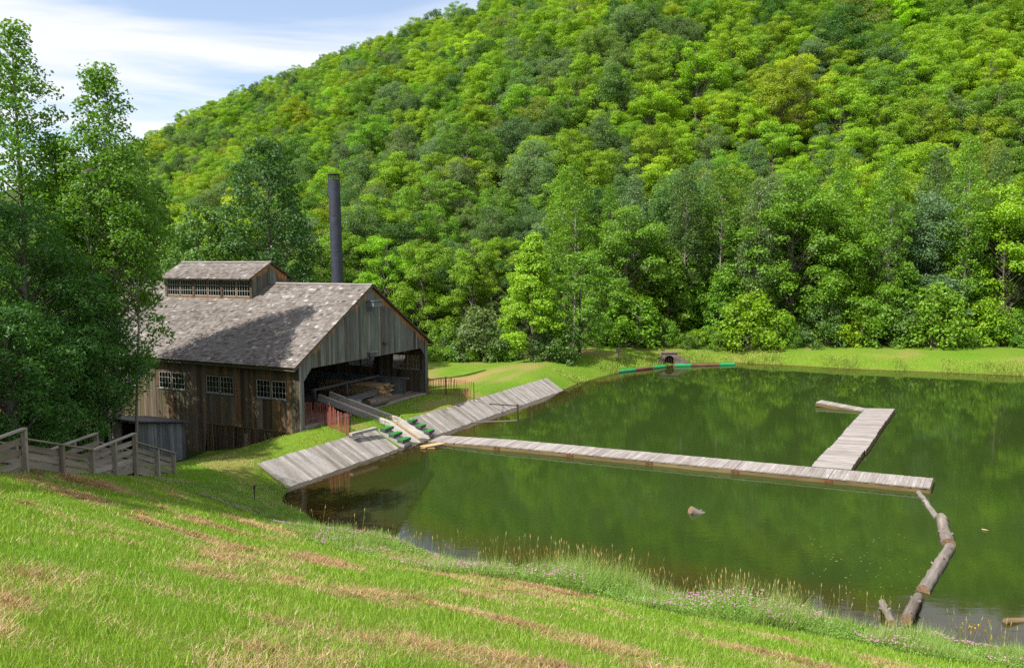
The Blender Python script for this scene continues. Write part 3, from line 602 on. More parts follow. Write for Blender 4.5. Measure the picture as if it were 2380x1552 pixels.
# ------------------------------------------------------------------ railed ramp down the bank
rp = thing('railed_walkway', (-13.0, 20, 4.2), 'grey board walkway with plank railings stepping down the grass bank', 'walkway')
prof = [(17.6, 4.25), (20.0, 4.15), (23.3, 2.98), (26.1, 2.66), (29.2, 1.38)]      # depth, deck height of the right-hand edge
RX = lambda y: -12.85 - .02 * (y - 20); WW = 1.15
dirx = lambda x, y: np.array([x, y, 0])
mb = MB()
for (y0, z0), (y1, z1) in zip(prof[:-1], prof[1:]):
    n = int((y1 - y0) / .15)
    for k in range(n):
        ya, yb = y0 + (y1 - y0) * k / n, y0 + (y1 - y0) * (k + .94) / n; za = z0 + (z1 - z0) * k / n; zb = z0 + (z1 - z0) * (k + .94) / n
        mb.box([RX(ya) - .06 - WW, ya, za], [WW + .0, 0, 0], [0, yb - ya, zb - za], [0, 0, .04])
mb.build('deck', M['ramp'], rp)
mb = MB()
for X in (-.03, -WW - .06):
    for (y0, z0), (y1, z1) in zip(prof[:-1], prof[1:]): mb.beam([RX(y0) + X - .03, y0, z0 - .13], [RX(y1) + X - .03, y1, z1 - .13], .05, .24)
mb.build('stringer', M['ramp'], rp)
posts = [(17.8, .98), (20.0, 1.08), (21.7, .9), (23.3, .86), (24.7, 1.0), (26.1, 1.07), (27.8, .86), (29.2, .88)]
def dz(y): return float(np.interp(y, [p[0] for p in prof], [p[1] for p in prof]))
for X in (.04, -WW - .13):
    for y, h in posts:
        mb = MB(); x = RX(y) + X; g0 = gz(x, y) - .2; mb.box([x - .06, y - .05, g0], [.12, 0, 0], [0, .1, 0], [0, 0, dz(y) + h - g0]); mb.build('post', M['ramp'], rp)
    seg = [(17.6, 20.0, .98, 1.1), (20.0, 23.3, .84, .9), (23.3, 26.1, .88, 1.1), (26.1, 29.25, .82, .9)]
    for y0, y1, h0, h1 in seg:
        mb = MB(); xo = X - .085 if X > 0 else X + .085
        for f in (.20, .47, .74):
            mb.beam([RX(y0) + xo, y0 + .02, dz(y0) + h0 * f], [RX(y1) + xo, y1 - .02, dz(y1) + h1 * f - .02], .035, .15 + RNG.random() * .02)
        mb.build('rail_board', M['ramp'], rp)
        mb = MB(); mb.beam([RX(y0) + X, y0 - .04, dz(y0) + h0 + .02], [RX(y1) + X, y1 + .04, dz(y1) + h1 + .02], .15, .04, tint=.7); mb.build('cap_rail', M['ramp'], rp)

# ------------------------------------------------------------------ sloping plank decks on the bank
def slab(u0, u1, label, seed):
    top = lambda u: (-2.1 - (u + 5.25) * .0587, .80); bot = lambda u: (-3.77 - (u + 5.14) * .0443, -.06)
    t = thing('bank_deck', tuple(BL((u0 + u1) / 2, -3, .3)), label, 'plank deck', 'plank decks along the bank')
    mb = MB(); e = edges(u0, u1, .15, .26)
    for a, b in zip(e[:-1], e[1:]):
        j0, j1 = RNG.normal(0, .03), RNG.normal(0, .035); L = []
        for u in (a + .006, b - .006):
            vt, zt = top(u); vb, zb = bot(u); pt, pb = BL(u, vt + j0, zt + .075), BL(u, vb - .55 + j1, zb - .215); L.append((pt, pb))
        lift = Z * RNG.normal(0, .007); (p0, q0), (p1, q1) = L
        mb.hexa([q0 - Z * .05 + lift, q1 - Z * .05 + lift, p1 - Z * .05 + lift, p0 - Z * .05 + lift, q0 + lift, q1 + lift, p1 + lift, p0 + lift])
    mb.build('planking', M['plank'], t)
    mb = MB()
    for f in (.12, .5, .97):
        P = [BL(u, top(u)[0] * (1 - f) + bot(u)[0] * f, top(u)[1] * (1 - f) + bot(u)[1] * f - .045) for u in (u0 + .05, u1 - .05)]
        mb.beam(P[0], P[1], .12, .12)
    mb.build('stringer', M['timber'], t)
slab(-5.25, 2.75, 'shorter bleached plank deck sloping to the water left of the log chute', 1)
slab(5.95, 23.5, 'long bleached plank deck sloping to the water from the log chute to the far bank', 2)
for side, us, lab in ((0, (2.98, 3.78), 'three green turf steps on the near side of the log chute'), (1, (5.42, 5.98), 'three green turf steps on the far side of the log chute')):
    t = thing('turf_stair', tuple(BL(us[0], -3.6, .2)), lab, 'steps', 'green turf steps by the chute')
    for k in range(3):
        v = -2.98 - .54 * k - .12 * side; z = .86 - .25 * k; mb = MB(); bb(mb, us[0], us[1], v - .17, v + .17, z - .13, z - .012, .3); tr = mb.build('tread', M['timber'], t)
        mb = MB(); bb(mb, us[0] - .01, us[1] + .01, v - .18, v + .18, z - .011, z + .015); mb.build('turf_cover', M['turf'], tr)
    mb = MB(); mb.hexa([BL(us[0] + .02, -4.3, -.1), BL(us[1] - .02, -4.3, -.1), BL(us[1] - .02, -2.7, .66), BL(us[0] + .02, -2.7, .66), BL(us[0] + .02, -4.3, .12), BL(us[1] - .02, -4.3, .12), BL(us[1] - .02, -2.7, .80), BL(us[0] + .02, -2.7, .80)]); mb.build('stair_base', M['plank'], t)
# log chute
ch = thing('log_chute', tuple(BL(4.8, -1, .9)), 'timber log chute running from the pond up into the barn', 'log chute')
prf = [(2.3, 2.12), (-2.5, .97), (-4.42, .0)]
for u in (4.3, 5.28):
    mb = MB()
    for (v0, z0), (v1, z1) in zip(prf[:-1], prf[1:]): mb.hexa([BL(u - .05, v1, z1 - .36), BL(u + .15, v1, z1 - .36), BL(u + .15, v0, z0 - .36), BL(u - .05, v0, z0 - .36), BL(u - .05, v1, z1), BL(u + .15, v1, z1), BL(u + .15, v0, z0), BL(u - .05, v0, z0)], tint=.75)
    mb.build('side_beam', M['chute'], ch)
mb = MB()
for k in range(4):
    ua, ub = 4.435 + k * .211, 4.435 + (k + 1) * .211 - .006
    for (v0, z0), (v1, z1) in zip(prf[:-1], prf[1:]): mb.hexa([BL(ua, v1, z1 - .30), BL(ub, v1, z1 - .30), BL(ub, v0, z0 - .30), BL(ua, v0, z0 - .30), BL(ua, v1, z1 - .25), BL(ub, v1, z1 - .25), BL(ub, v0, z0 - .25), BL(ua, v0, z0 - .25)])
mb.build('trough_floor', M['trough'], ch)
for v, z in ((-.5, 1.03), (-2.2, .62)):
    mb = MB(); bb(mb, 4.1, 5.6, v - .08, v + .08, .7 if v > -1 else .2, z - .02); mb.build('cross_beam', M['timber'], ch)
mb = MB(); mb.beam(BL(.58, -2.72, 1.02), BL(2.36, -3.0, 1.02), .22, .14, tint=.9); tag(mb.build('loose_beam', M['plank'], None, loc=BL(1.4, -2.8, .95)), 'grey loose beam lying along the top edge of the plank deck beside the snow fence', 'beam')
mb = MB(); p0 = at(1002, 1034, .1); mb.box(p0 + np.array([-.55, -.25, -.02]), np.array([.95, .62, .05]), np.array([.32, -.30, 0]), Z * .05, .8); mb.box(p0 + np.array([-.5, -.42, -.07]), np.array([.7, .1, -.02]), np.array([.05, -.12, 0]), Z * .04, .4)
tag(mb.build('loose_board', M['lumber'], None, loc=p0), 'pale loose boards floating at the foot of the log chute', 'board')

# ------------------------------------------------------------------ floating docks
def dock(name, L0, L1, R0, R1, nsec, label, group=None, ztop=.25, pl=(.13, .2), joint=.02, wob=0.0, dz0=0.0, th=.05):
    L0, L1, R0, R1 = [np.array([*p[:2], 0]) for p in (L0, L1, R0, R1)]
    t = thing(name, tuple((L0 + R1) / 2 + Z * .1), label, 'dock', group); n = np.linalg.norm(L1 - L0)
    for k in range(nsec):
        f0, f1 = k / nsec, (k + 1) / nsec - joint / n; mb = MB(); m = max(3, int((f1 - f0) * n / RNG.uniform(*pl))); sh = RNG.normal(0, wob)
        zt = lambda f: ztop + dz0 * max(0, 1 - f * 6)
        lerp = lambda a, b, f: a + (b - a) * f
        side = (R0 - L0) / np.linalg.norm(R0 - L0) * sh
        for i in range(m):
            a, b = f0 + (f1 - f0) * i / m, f0 + (f1 - f0) * (i + .96) / m; e = RNG.normal(0, .012); zl = RNG.normal(0, .003)
            p = [lerp(L0, L1, a), lerp(L0, L1, b), lerp(R0, R1, b), lerp(R0, R1, a)]
            p = [x + side + (R0 - L0) / np.linalg.norm(R0 - L0) * e for x in p]; zs_ = [zt(a), zt(b), zt(b), zt(a)]
            if np.cross(p[1] - p[0], p[3] - p[0])[2] < 0: p = p[::-1]; zs_ = zs_[::-1]
            mb.hexa([*[x + Z * (q - th + zl) for x, q in zip(p, zs_)], *[x + Z * (q + zl) for x, q in zip(p, zs_)]])
        s = mb.build('deck_section', M['dock'], t)
        fb_ = MB()
        for (q0, q1) in ((L0, L1), (R0, R1)):
            ins = (L0 + R0) / 2 - q0; ins = ins / np.linalg.norm(ins) * .05
            a, b = lerp(q0, q1, f0) + side + ins, lerp(q0, q1, f1) + side + ins; fb_.beam(a + Z * (zt(f0) - .165), b + Z * (zt(f1) - .165), .07, .22); fb_.beam(a + Z * (zt(f0) - .29), b + Z * (zt(f1) - .29), .13, .13)
        for (q0, q1) in ((lerp(L0, L1, f0), lerp(R0, R1, f0)), (lerp(L0, L1, f1), lerp(R0, R1, f1))):
            fb_.beam(q0 + side + Z * (zt(f0) - .165), q1 + side + Z * (zt(f1) - .165), .06, .2)
        fb_.build('edge_beam', M['fascia'], s)
        if k:
            jb = MB(); c = lerp(R0, R1, f0) + side; u_ = (L1 - L0) / n; o_ = (R0 - L0) / np.linalg.norm(R0 - L0); jb.box(c - u_ * .16 + Z * (zt(f0) - .22) - o_ * .008, u_ * .14, o_ * .03, Z * .13); jb.box(c + u_ * .03 + Z * (zt(f0) - .22) - o_ * .008, u_ * .14, o_ * .03, Z * .13); jb.build('hinge_plate', M['rust'], s)
    return t
dock('floating_dock', (-3.84, 41.98), (18.4, 33.06), (-4.46, 40.6), (17.48, 31.61), 6, 'long narrow floating plank dock running from the log chute across the pond', None, dz0=-.12)
dock('floating_dock', (13.84, 35.1), (22.79, 49.34), (15.39, 34.5), (24.57, 49.15), 4, 'wider pale plank dock branching off the long dock toward the far bank', None, ztop=.265, wob=.05)
pc = thing('broken_dock_piece', (21.5, 50.6, .1), 'narrow tilted dock fragment half sunk off the far end of the wide dock', 'dock fragment')
mb = MB(); P0, P1 = np.array([20.7, 51.6, .26]), np.array([22.9, 49.6, .06]); d_ = P1 - P0; sd = np.array([.62, .68, 0.0])
for k in range(10): mb.box(P0 + d_ * k / 10 - sd * .55, d_ * .094, sd * 1.1, Z * .05)
pk = mb.build('planking', M['dock'], pc); mb = MB(); mb.beam(P0 - sd * .5 - Z * .1, P1 - sd * .5 - Z * .1, .08, .22); mb.beam(P0 + sd * .5 - Z * .1, P1 + sd * .5 - Z * .1, .08, .22); mb.beam(P0 - sd * .5 - Z * .1, P0 + sd * .5 - Z * .1, .08, .22); mb.build('edge_beam', M['fascia'], pc)

# ------------------------------------------------------------------ logs in and by the pond
def log(name, p, q, r0, r1, label, mat='bark', group=None, bend=0.0, cat='log', jit=.16, n=16):
    p, q = np.asarray(p, float), np.asarray(q, float); k = max(6, int(np.linalg.norm(q - p) / .22)); s = np.linspace(0, 1, k)
    sd = np.cross(q - p, Z); sd /= np.linalg.norm(sd); pts = p + (q - p) * s[:, None] + sd * (bend * np.sin(s * math.pi))[:, None] + sd * RNG.normal(0, .012, k)[:, None]
    rad = (r0 + (r1 - r0) * s) * (1 + .12 * (fbm(s * 5 + p[0], s * 0 + p[1], 4, 3) - .5) * 2)
    mb = MB(); mb.tube(pts, rad, n, RNG.random(), jit, True, 1)
    for _ in range(3):
        j = RNG.integers(2, k - 1) if k > 4 else 1; a = RNG.uniform(.3, 2.6); c = pts[j]; dr = sd * math.cos(a) + Z * abs(math.sin(a)); mb.tube([c + dr * rad[j] * .8, c + dr * (rad[j] + .07)], [.05, .03], 6)
    c = (p + q) / 2
    return tag(mb.build(name, [M[mat], M['logend']], None, True, loc=c), label, cat, group)
log('boom_log', at(2126, 1131, .0), at(2178, 1203, .02), .085, .105, 'slender floating log tied to the outer end of the long dock', group='floating boom logs')
log('boom_log', at(2187, 1203, .06), at(2204, 1264, .06), .19, .205, 'thick short bleached floating log in the middle of the boom', group='floating boom logs')
log('boom_log', at(2208, 1272, .05), at(2146, 1372, .05), .165, .18, 'long floating log with yellow lichen patches in the boom', group='floating boom logs')
log('boom_log', at(2134, 1386, .06), at(2106, 1440, .34), .13, .15, 'rough barked log leading from the boom to the grassy shore', group='floating boom logs')
log('shore_log', at(2050, 1399, .06), at(2074, 1448, .26), .10, .11, 'short brown log stub resting in the reeds at the shore')
log('shore_log', at(2336, 1443, .05), at(2440, 1440, -.12), .085, .11, 'mossy half sunk log by the shore at the yellow flowers', mat='wetlog')
for a in (.2, .9, 1.7):
    pass
stp_ = at(1612, 1189, .06); log('log_stub', stp_ + np.array([-.12, .02, .05]), stp_ + np.array([.95, .25, -.50]), .17, .16, 'sawn log stub poking out of the open water', cat='log')
for (a, b, z0, z1, r, lab) in [((1300, 1272), (1490, 1255), -.22, -.5, .10, 'sunken brown log under the water off the tall reeds'), ((1270, 1250), (1420, 1320), -.3, -.22, .09, 'thin sunken log under the water close to the tall reeds'), ((1850, 1262), (1960, 1258), -.35, -.45, .11, 'short sunken log under the water toward the boom'),
                              ((1100, 1190), (1150, 1235), -.35, -.25, .10, 'sunken yellowish pole under the sky reflection'), ((1700, 1320), (1830, 1330), -.25, -.25, .10, 'sunken log lying along the shallow near shore'), ((1560, 1330), (1740, 1345), -.2, -.2, .08, 'long thin sunken log against the near bank')]:
    log('sunken_log', at(*a, z0), at(*b, z1), r, r * .9, lab, 'wetlog', 'sunken logs')
bl1, bl2 = (at(1436, 864, .06), at(1546, 851.5, .06)), (at(1566, 850, .06), at(1708, 846.5, .06))
for (p, q), fr, lab in ((bl1, (.0, .34, .72, 1), 'floating log with green painted ends left of the culvert'), (bl2, (.0, .27, .74, 1), 'floating log with green painted ends right of the culvert')):
    o = log('green_ended_log', p, q, .16, .155, lab, 'brownlog', 'green ended boom logs', jit=.05)
    for a, b in ((fr[0] + .012, fr[1]), (fr[2], fr[3] - .012)):
        mb = MB(); s = np.linspace(a, b, 6); mb.tube(p + (q - p) * s[:, None], [.178] * 6, 16, .5, .03); mb.build('painted_end', M['green'], o, True)

# ------------------------------------------------------------------ culvert headwall, sign post, swing arm
cv = thing('culvert_headwall', (14.9, 72.4, 0), 'stained concrete culvert headwall with a barred opening in the far bank', 'culvert')
c0 = np.array([14.1, 72.35, -.3]); ax_ = np.array([1.0, 0.03, 0]); by_ = np.array([-.03, 1.0, 0])
mb = MB(); wd_, hh_ = 1.45, 1.42
mb.box(c0, ax_ * .24, by_ * .35, Z * hh_, .5); mb.box(c0 + ax_ * 1.21, ax_ * .24, by_ * .35, Z * hh_, .5); mb.box(c0 + ax_ * .24 + Z * 1.20, ax_ * .97, by_ * .35, Z * (hh_ - 1.20), .5); mb.box(c0 - ax_ * .06 - by_ * .06 + Z * hh_, ax_ * (wd_ + .12), by_ * .45, Z * .1, .5)
for k in range(6):
    a0, a1 = math.pi * k / 6, math.pi * (k + 1) / 6; p = lambda a: c0 + ax_ * (.725 + .485 * math.cos(a)) + Z * (.72 + .47 * math.sin(a))
    q = lambda a: c0 + ax_ * (.725 + .485 * math.cos(a)) + Z * 1.20
    mb.hexa([p(a1), p(a0), p(a0) + by_ * .34, p(a1) + by_ * .34, q(a1), q(a0), q(a0) + by_ * .34, q(a1) + by_ * .34])
mb.build('headwall', M['concrete'], cv)
mb = MB(); w0 = c0 + ax_ * 1.452; mb.hexa([w0, w0 + ax_ * 1.5 - by_ * .1, w0 + ax_ * 1.5 + by_ * .15, w0 + by_ * .25, w0 + Z * 1.36, w0 + ax_ * 1.5 - by_ * .1 + Z * .42, w0 + ax_ * 1.5 + by_ * .15 + Z * .42, w0 + by_ * .25 + Z * 1.36])
w1 = c0 - ax_ * .005; mb.hexa([w1 - ax_ * .35 - by_ * .1, w1, w1 + by_ * .25, w1 - ax_ * .35 + by_ * .25, w1 - ax_ * .3 - by_ * .1 + Z * 1.0, w1 + Z * 1.36, w1 + by_ * .25 + Z * 1.36, w1 - ax_ * .3 + by_ * .25 + Z * 1.0]); mb.build('wing_wall', M['concrete'], cv)
mb = MB(); mb.box(c0 + ax_ * .24 + by_ * .5, ax_ * .97, by_ * .05, Z * 1.2, .5); mb.build('pipe_mouth_shade', M['dark'], cv)  # dark panel painted as the shade inside the culvert opening
mb = MB(); 
for k in range(6): q = c0 + ax_ * (.32 + k * .16) + by_ * .1; mb.tube([q, q + Z * (1.05 + .1 * math.sin(k))], [.018, .018], 6)
mb.build('grate_bar', M['iron'], cv)
sg = thing('sign_post', tuple(hit(1438, 838)), 'wooden post with a small blank sign board on the far bank', 'sign'); p = np.array(sg.location)
mb = MB(); mb.box(p + [-.06, -.05, -.2], [.12, 0, 0], [0, .1, 0], [0, 0, 1.5], .4); mb.build('post', M['ramp'], sg); mb = MB(); mb.box(p + [-.28, -.08, .8], [.5, 0, 0], [0, .03, 0], [0, 0, .36], .1); mb.build('sign_board', M['ramp'], sg)
ga = thing('swing_arm', (.34, 46.7, -.5), 'rusty iron post with a swinging arm and chain at the deck edge', 'swing arm')
mb = MB(); mb.tube([[.35, 46.7, -1.2], [.34, 46.7, .98]], [.06, .06], 10); mb.build('post', M['iron'], ga)
mb = MB(); e_ = np.array([-1.42, 46.9, .98]); mb.tube([[.40, 46.7, .90], e_], [.04, .035], 8); mb.tube([e_, [-.3, 46.4, .35]], [.018, .018], 6); mb.build('arm', M['iron'], ga)
mb = MB(); mb.tube([[-.55, 46.78, .92], [-.56, 46.78, .6], [-.62, 46.75, .35], [-.6, 46.72, .0], [-.5, 46.7, -.2]], [.016] * 5, 6); mb.build('chain', M['iron'], ga)
mb = MB(); mb.beam([-2.6, 46.0, -.02], [.3, 46.6, -.02], .1, .1); tag(mb.build('floating_pole', M['plank'], None, loc=(-1.1, 46.3, 0)), 'thin weathered pole floating beside the long plank deck under the swing arm', 'pole')

# ------------------------------------------------------------------ snow fences
def snow_fence(pts, hs, posts_, label, n, lean=0.0, mat='slat'):
    t = thing('snow_fence', tuple(np.asarray(pts[len(pts) // 2], float)), label, 'fence', 'red slat snow fences'); pts = np.asarray(pts, float)
    ln = np.r_[0, np.cumsum(np.linalg.norm(np.diff(pts, axis=0), axis=1))]; mb = MB(); wb = MB()
    def P(s): return np.array([np.interp(s, ln, pts[:, i]) for i in range(3)])
    for k in range(n):
        s = ln[-1] * (k + RNG.uniform(-.15, .15)) / (n - 1); s = min(max(s, 0), ln[-1]); p = P(s); d = P(min(s + .05, ln[-1])) - P(max(s - .05, 0)); d /= np.linalg.norm(d); nn = np.cross(d, Z); h = np.interp(s, ln, hs) + RNG.normal(0, .025)
        tp = d * RNG.normal(lean, .035) + nn * RNG.normal(0, .02); q = p - Z * .02; mb.box(q - d * .0175, d * .035, nn * .012, Z * h + tp)
    for f in (.12, .35, .58, .82):
        w_ = [P(s) + Z * np.interp(s, ln, hs) * f + np.cross(pts[-1] - pts[0], Z) / np.linalg.norm(pts[-1] - pts[0]) * .008 for s in np.linspace(0, ln[-1], 30)]; wb.tube(w_, [.006] * 30, 4, caps=False)
    mb.build('slats', M[mat], t); wb.build('tie_wire', M['iron'], t)
    for p, q, m in posts_: pb = MB(); pb.tube([np.asarray(p, float), np.asarray(q, float)], [.028, .024], 7); pb.build('stake', M[m], t)
fl = [BL(.45, 1.6, 1.12), BL(1.2, 1.0, 1.12), BL(1.75, .55, 1.1)]
snow_fence(fl, [1.2, 1.15, 1.15], [(BL(1.0, 1.15, 1.0), BL(1.0, 1.15, 2.75), 'ramp')], 'shaded red slat snow fence just inside the barn opening left of the chute', 22)
f2 = [BL(1.75, .45, 1.08), BL(1.62, -.3, 1.06), BL(1.1, -1.0, 1.0), BL(.98, -1.6, .97), BL(.73, -2.5, .9)]
snow_fence(f2, [1.15, 1.15, 1.3, 1.15, 1.15], [(BL(1.1, -1.02, .7), BL(1.1, -1.02, 2.45), 'slat'), (BL(.70, -2.53, .6), BL(.95, -2.5, 2.28), 'iron')], 'sunlit red slat snow fence on the grass beside the log chute', 38, .03)
P_f = [at(978, 910, 1.08), np.array([-5.27, 49.62, 1.1]), np.array([-4.28, 49.5, 1.08]), np.array([-2.69, 49.05, 1.0])]
snow_fence(P_f, [1.1, 1.05, 1.15, 1.1], [((-4.28, 49.55, .8), (-4.28, 49.55, 2.3), 'iron'), ((-2.42, 48.9, .7), (-2.45, 48.9, 2.0), 'iron'), (at(979, 916, 1.0), at(979, 916, 1.0) + Z * 1.75, 'plank')], 'dark red slat snow fence closing the gap from the barn corner to the plank deck', 36, .06)
pm = hit(592, 1168); mb = MB(); mb.tube([pm - Z * .2, pm + Z * .62], [.022, .02], 8); mb.box(pm + [-.035, -.012, .5], [.07, 0, 0], [0, .024, 0], [0, 0, .15]); tag(mb.build('marker_stake', M['iron'], None, loc=pm), 'thin dark marker stake in the grass by the pond corner', 'stake')

# ------------------------------------------------------------------ things on the mill floor
FZ = 1.165
k = 0
for layer in range(11):
    for j in range(4):
        z = FZ + .06 + layer * .075; u = 8.35 + j * .42 + RNG.normal(0, .03); v0 = .95 + RNG.normal(0, .14) + .1 * j; mb = MB(); bb(mb, u, u + .36, v0, v0 + 4.6, z, z + .045)
        tag(mb.build('lumber_board', M['lumber'], None, loc=BL(u, v0 + 2, z)), 'rough sawn tan board in the lumber stack inside the barn', 'board', 'boards in the lumber stack')
mb = MB()
for v in (1.3, 3.2, 5.0): bb(mb, 8.3, 10.1, v, v + .1, FZ, FZ + .055)
tag(mb.build('stack_bearer', M['timber'], None, loc=BL(9.2, 3, FZ)), 'dark bearers under the lumber stack on the mill floor', 'bearers')
for (p, q, w_, lab) in ((BL(5.35, 1.15, 1.72), BL(7.6, .75, 1.85), .3, 'thick dark squared timber propped beside the log chute'), (BL(5.6, 1.9, 1.45), BL(8.0, 1.9, 1.45), .28, 'dark squared timber lying behind the propped timber'), (BL(1.2, 3.6, 1.5), BL(4.2, 4.0, 1.5), .24, 'dark timber on the mill floor left of the chute'), (BL(2.5, 6, 1.35), BL(8.2, 6.8, 1.35), .2, 'long dark timber deep inside the mill')):
    mb = MB(); mb.beam(p, q, w_, w_); tag(mb.build('squared_timber', M['timber'], None, loc=(p + q) / 2), lab, 'timber', 'timbers on the mill floor')
for (u, v, s, lab) in ((7.5, .65, .42, 'grey squared block under the end of the propped timber'), (5.9, .9, .5, 'dark squared block beside the chute trough')):
    mb = MB(); bb(mb, u - s / 2, u + s / 2, v - s / 2, v + s / 2, FZ, FZ + s * 1.05, .8); tag(mb.build('timber_block', M['shedwall'], None, loc=BL(u, v, FZ)), lab, 'block', 'timber blocks on the mill floor')
log('floor_log', BL(6.1, .22, FZ + .27), BL(7.85, .10, FZ + .25), .25, .22, 'pale barked log lying on the front edge of the mill floor')

# ------------------------------------------------------------------ trees
def unit(v): return v / (np.linalg.norm(v, axis=-1, keepdims=True) + 1e-9)
def leaf_quads(mb, c, n, half, rg, asp=.62, tint=None):
    k = len(c); t = unit(np.cross(n, unit(rg.normal(size=(k, 3))))); s = np.cross(n, t); a = (half * rg.uniform(.7, 1.3, k))[:, None]; b = a * asp
    v = np.stack([c - t * a, c + s * b - n * a * .12, c + t * a, c - s * b - n * a * .12], 1).reshape(-1, 3)
    mb.add(v, np.arange(4 * k).reshape(-1, 4), v, np.repeat(tint if tint is not None else rg.random(k), 4))
def puff_leaves(mb, ctr, rad, nl, half, rg, flat=.65, out=.8, up=.45, rnd=.6, asp=.62):
    w = rad ** 2; cnt = rg.multinomial(nl, w / w.sum()); idx = np.repeat(np.arange(len(ctr)), cnt); k = len(idx)
    d = unit(rg.normal(size=(k, 3))); low = d[:, 2] < -.25; d[low & (rg.random(k) < .65), 2] *= -1
    r = rad[idx] * (.35 + .65 * rg.random(k) ** .45); off = d * r[:, None]; off[:, 2] *= flat
    # ragged sprays: shift part of the leaves along a few directions per puff
    spr = unit(rg.normal(size=(len(ctr) * 5, 3)))[idx * 5 + rg.integers(0, 5, k)]; m = (rg.random(k) < .35)[:, None]; off = off + m * spr * (rad[idx] * rg.random(k) * .55)[:, None]
    n = unit(d * out + np.array([0, 0, up]) + rg.normal(size=(k, 3)) * rnd)
    leaf_quads(mb, ctr[idx] + off, n, half, rg, asp, np.clip(.5 + rg.normal(0, .2, k) + rg.normal(0, .13, len(ctr))[idx], 0, 1))
def make_tree(seed, Ht, base, R, prof, npf, pr, nl, half, tr, flat=.65, shell=.45, mat='trunk', lean=0.0, stems=1, clus=0, **kw):
    rg = np.random.default_rng(seed); global RNG; keep = RNG; RNG = rg
    t = (np.arange(npf) + rg.random(npf)) / npf; z = base + (Ht - base) * t; Rr = R * np.array([prof(x) for x in t]); th = np.arange(npf) * 2.39996 + rg.random(npf)
    rr = Rr * np.sqrt(shell + (1 - shell) * rg.random(npf)) * rg.uniform(.75, 1.12, npf); rad = rg.uniform(pr[0], pr[1], npf) * (.75 + .35 * np.sin(t * 3))
    c = np.c_[np.cos(th) * rr, np.sin(th) * rr, z - rad * .5]; c[:, 0] += lean * z
    if clus:                                              # foliage grouped on a few big limbs of unequal reach
        tk = (np.arange(clus) + rg.random(clus)) / clus; ak = np.arange(clus) * 2.39996 + rg.normal(0, .5, clus); rk = R * np.array([prof(x) for x in tk]) * rg.uniform(.38, .80, clus)
        ck = np.c_[np.cos(ak) * rk, np.sin(ak) * rk, base + (Ht - base) * (tk * .86 + .02)]; sk = R * rg.uniform(.40, .60, clus); j = rg.integers(0, clus, npf)
        dv = unit(rg.normal(size=(npf, 3)) + np.array([0, 0, .35])); c = ck[j] + dv * (sk[j] * rg.random(npf) ** .4)[:, None] * np.array([1, 1, .85]); rr = np.hypot(c[:, 0], c[:, 1])
    cm = MB(); puff_leaves(cm, c, rad, nl, half, rg, flat, **kw)
    tm = MB()
    for st in range(stems):
        ox, oy = (rg.normal(0, .35, 2) if stems > 1 else (0, 0)); dxy = np.array([ox, oy]) * 1.6; hs = np.linspace(0, 1, 9)
        wob = np.cumsum(rg.normal(0, .018 * Ht / 9, (9, 2)), axis=0)
        P = np.c_[ox + (dxy[0]) * hs + wob[:, 0] + lean * hs * Ht * .93, oy + dxy[1] * hs + wob[:, 1], -.4 + (Ht * .93 + .4) * hs]
        tm.tube(P, tr * (1 - .9 * hs) * (1.25 if stems == 1 else .8), 7, rg.random(), .1)
        sel = range(st, npf, stems)
        for i in sel:
            zb = max(base * .55, c[i, 2] - rr[i] * rg.uniform(.5, 1.0)); f = (zb + .4) / (Ht * .93 + .4); p0 = np.array([np.interp(f, hs, P[:, j]) for j in range(3)]); p1 = (p0 + c[i]) / 2 + Z * .12 * rr[i]
            r0 = tr * (1 - .9 * f) * .42 + .012; tm.tube([p0, p1, c[i]], [r0, r0 * .6, r0 * .2], 4, rg.random(), caps=False)
    a = tm.mesh('trunk', M[mat]); b = cm.mesh('crown', M['leaf']); RNG = keep
    return a, b
pm_ = lambda x: math.sin(math.pi * min(1, .14 + .84 * x)) ** .65
pa_ = lambda x: math.sin(math.pi * min(1, .18 + .79 * x)) ** .8
pp_ = lambda x: (math.sin(math.pi * min(1, .10 + .86 * x)) ** .7) * (1 - .25 * x)
pc_ = lambda x: max(.12, (1 - x) ** .7) * min(1, .55 + x * 2)
T = {}
T['maple'] = [make_tree(100 + i, 13.6 + i * .7, 2.6, 6.0, pm_, 96, (.75, 1.4), 25000, .112, .20, .55, .5, rnd=.45, clus=11) for i in range(5)]
T['ash'] = [make_tree(200 + i, 14.6 + i * .6, 3.2, 5.2, pm_, 100, (.7, 1.25), 22000, .108, .18, .75, .5, out=.65, rnd=.65, clus=12) for i in range(3)]
T['oak'] = [make_tree(300 + i, 14.5 + i, 2.8, 5.6, pm_, 90, (.75, 1.4), 22000, .112, .2, .62, .5, rnd=.55, clus=10) for i in range(2)]
T['poplar'] = [make_tree(400 + i, 18.5 + i, 5.2, 2.7, pp_, 72, (.5, .95), 9000, .105, .115, .9, .2, 'paletrunk', out=.5, rnd=.9) for i in range(3)]
T['sapling'] = [make_tree(500 + i, 7.5 + i, .5, 2.5, pc_, 38, (.6, 1.1), 5200, .13, .09, .5) for i in range(3)]
T['shrub'] = [make_tree(600 + i, 2.8 + .4 * i, .1, 1.7, lambda x: math.sin(math.pi * min(1, .42 + .5 * x)) ** .6, 26, (.42, .75), 3200, .095, .035, .8, stems=3) for i in range(3)]
CO = {'lime': (.215, .380, .008), 'yellow': (.265, .390, .010), 'mid': (.135, .285, .016), 'grey': (.105, .205, .048), 'sage': (.150, .250, .078), 'dark': (.055, .150, .016), 'olive': (.180, .280, .038), 'fresh': (.160, .325, .014)}
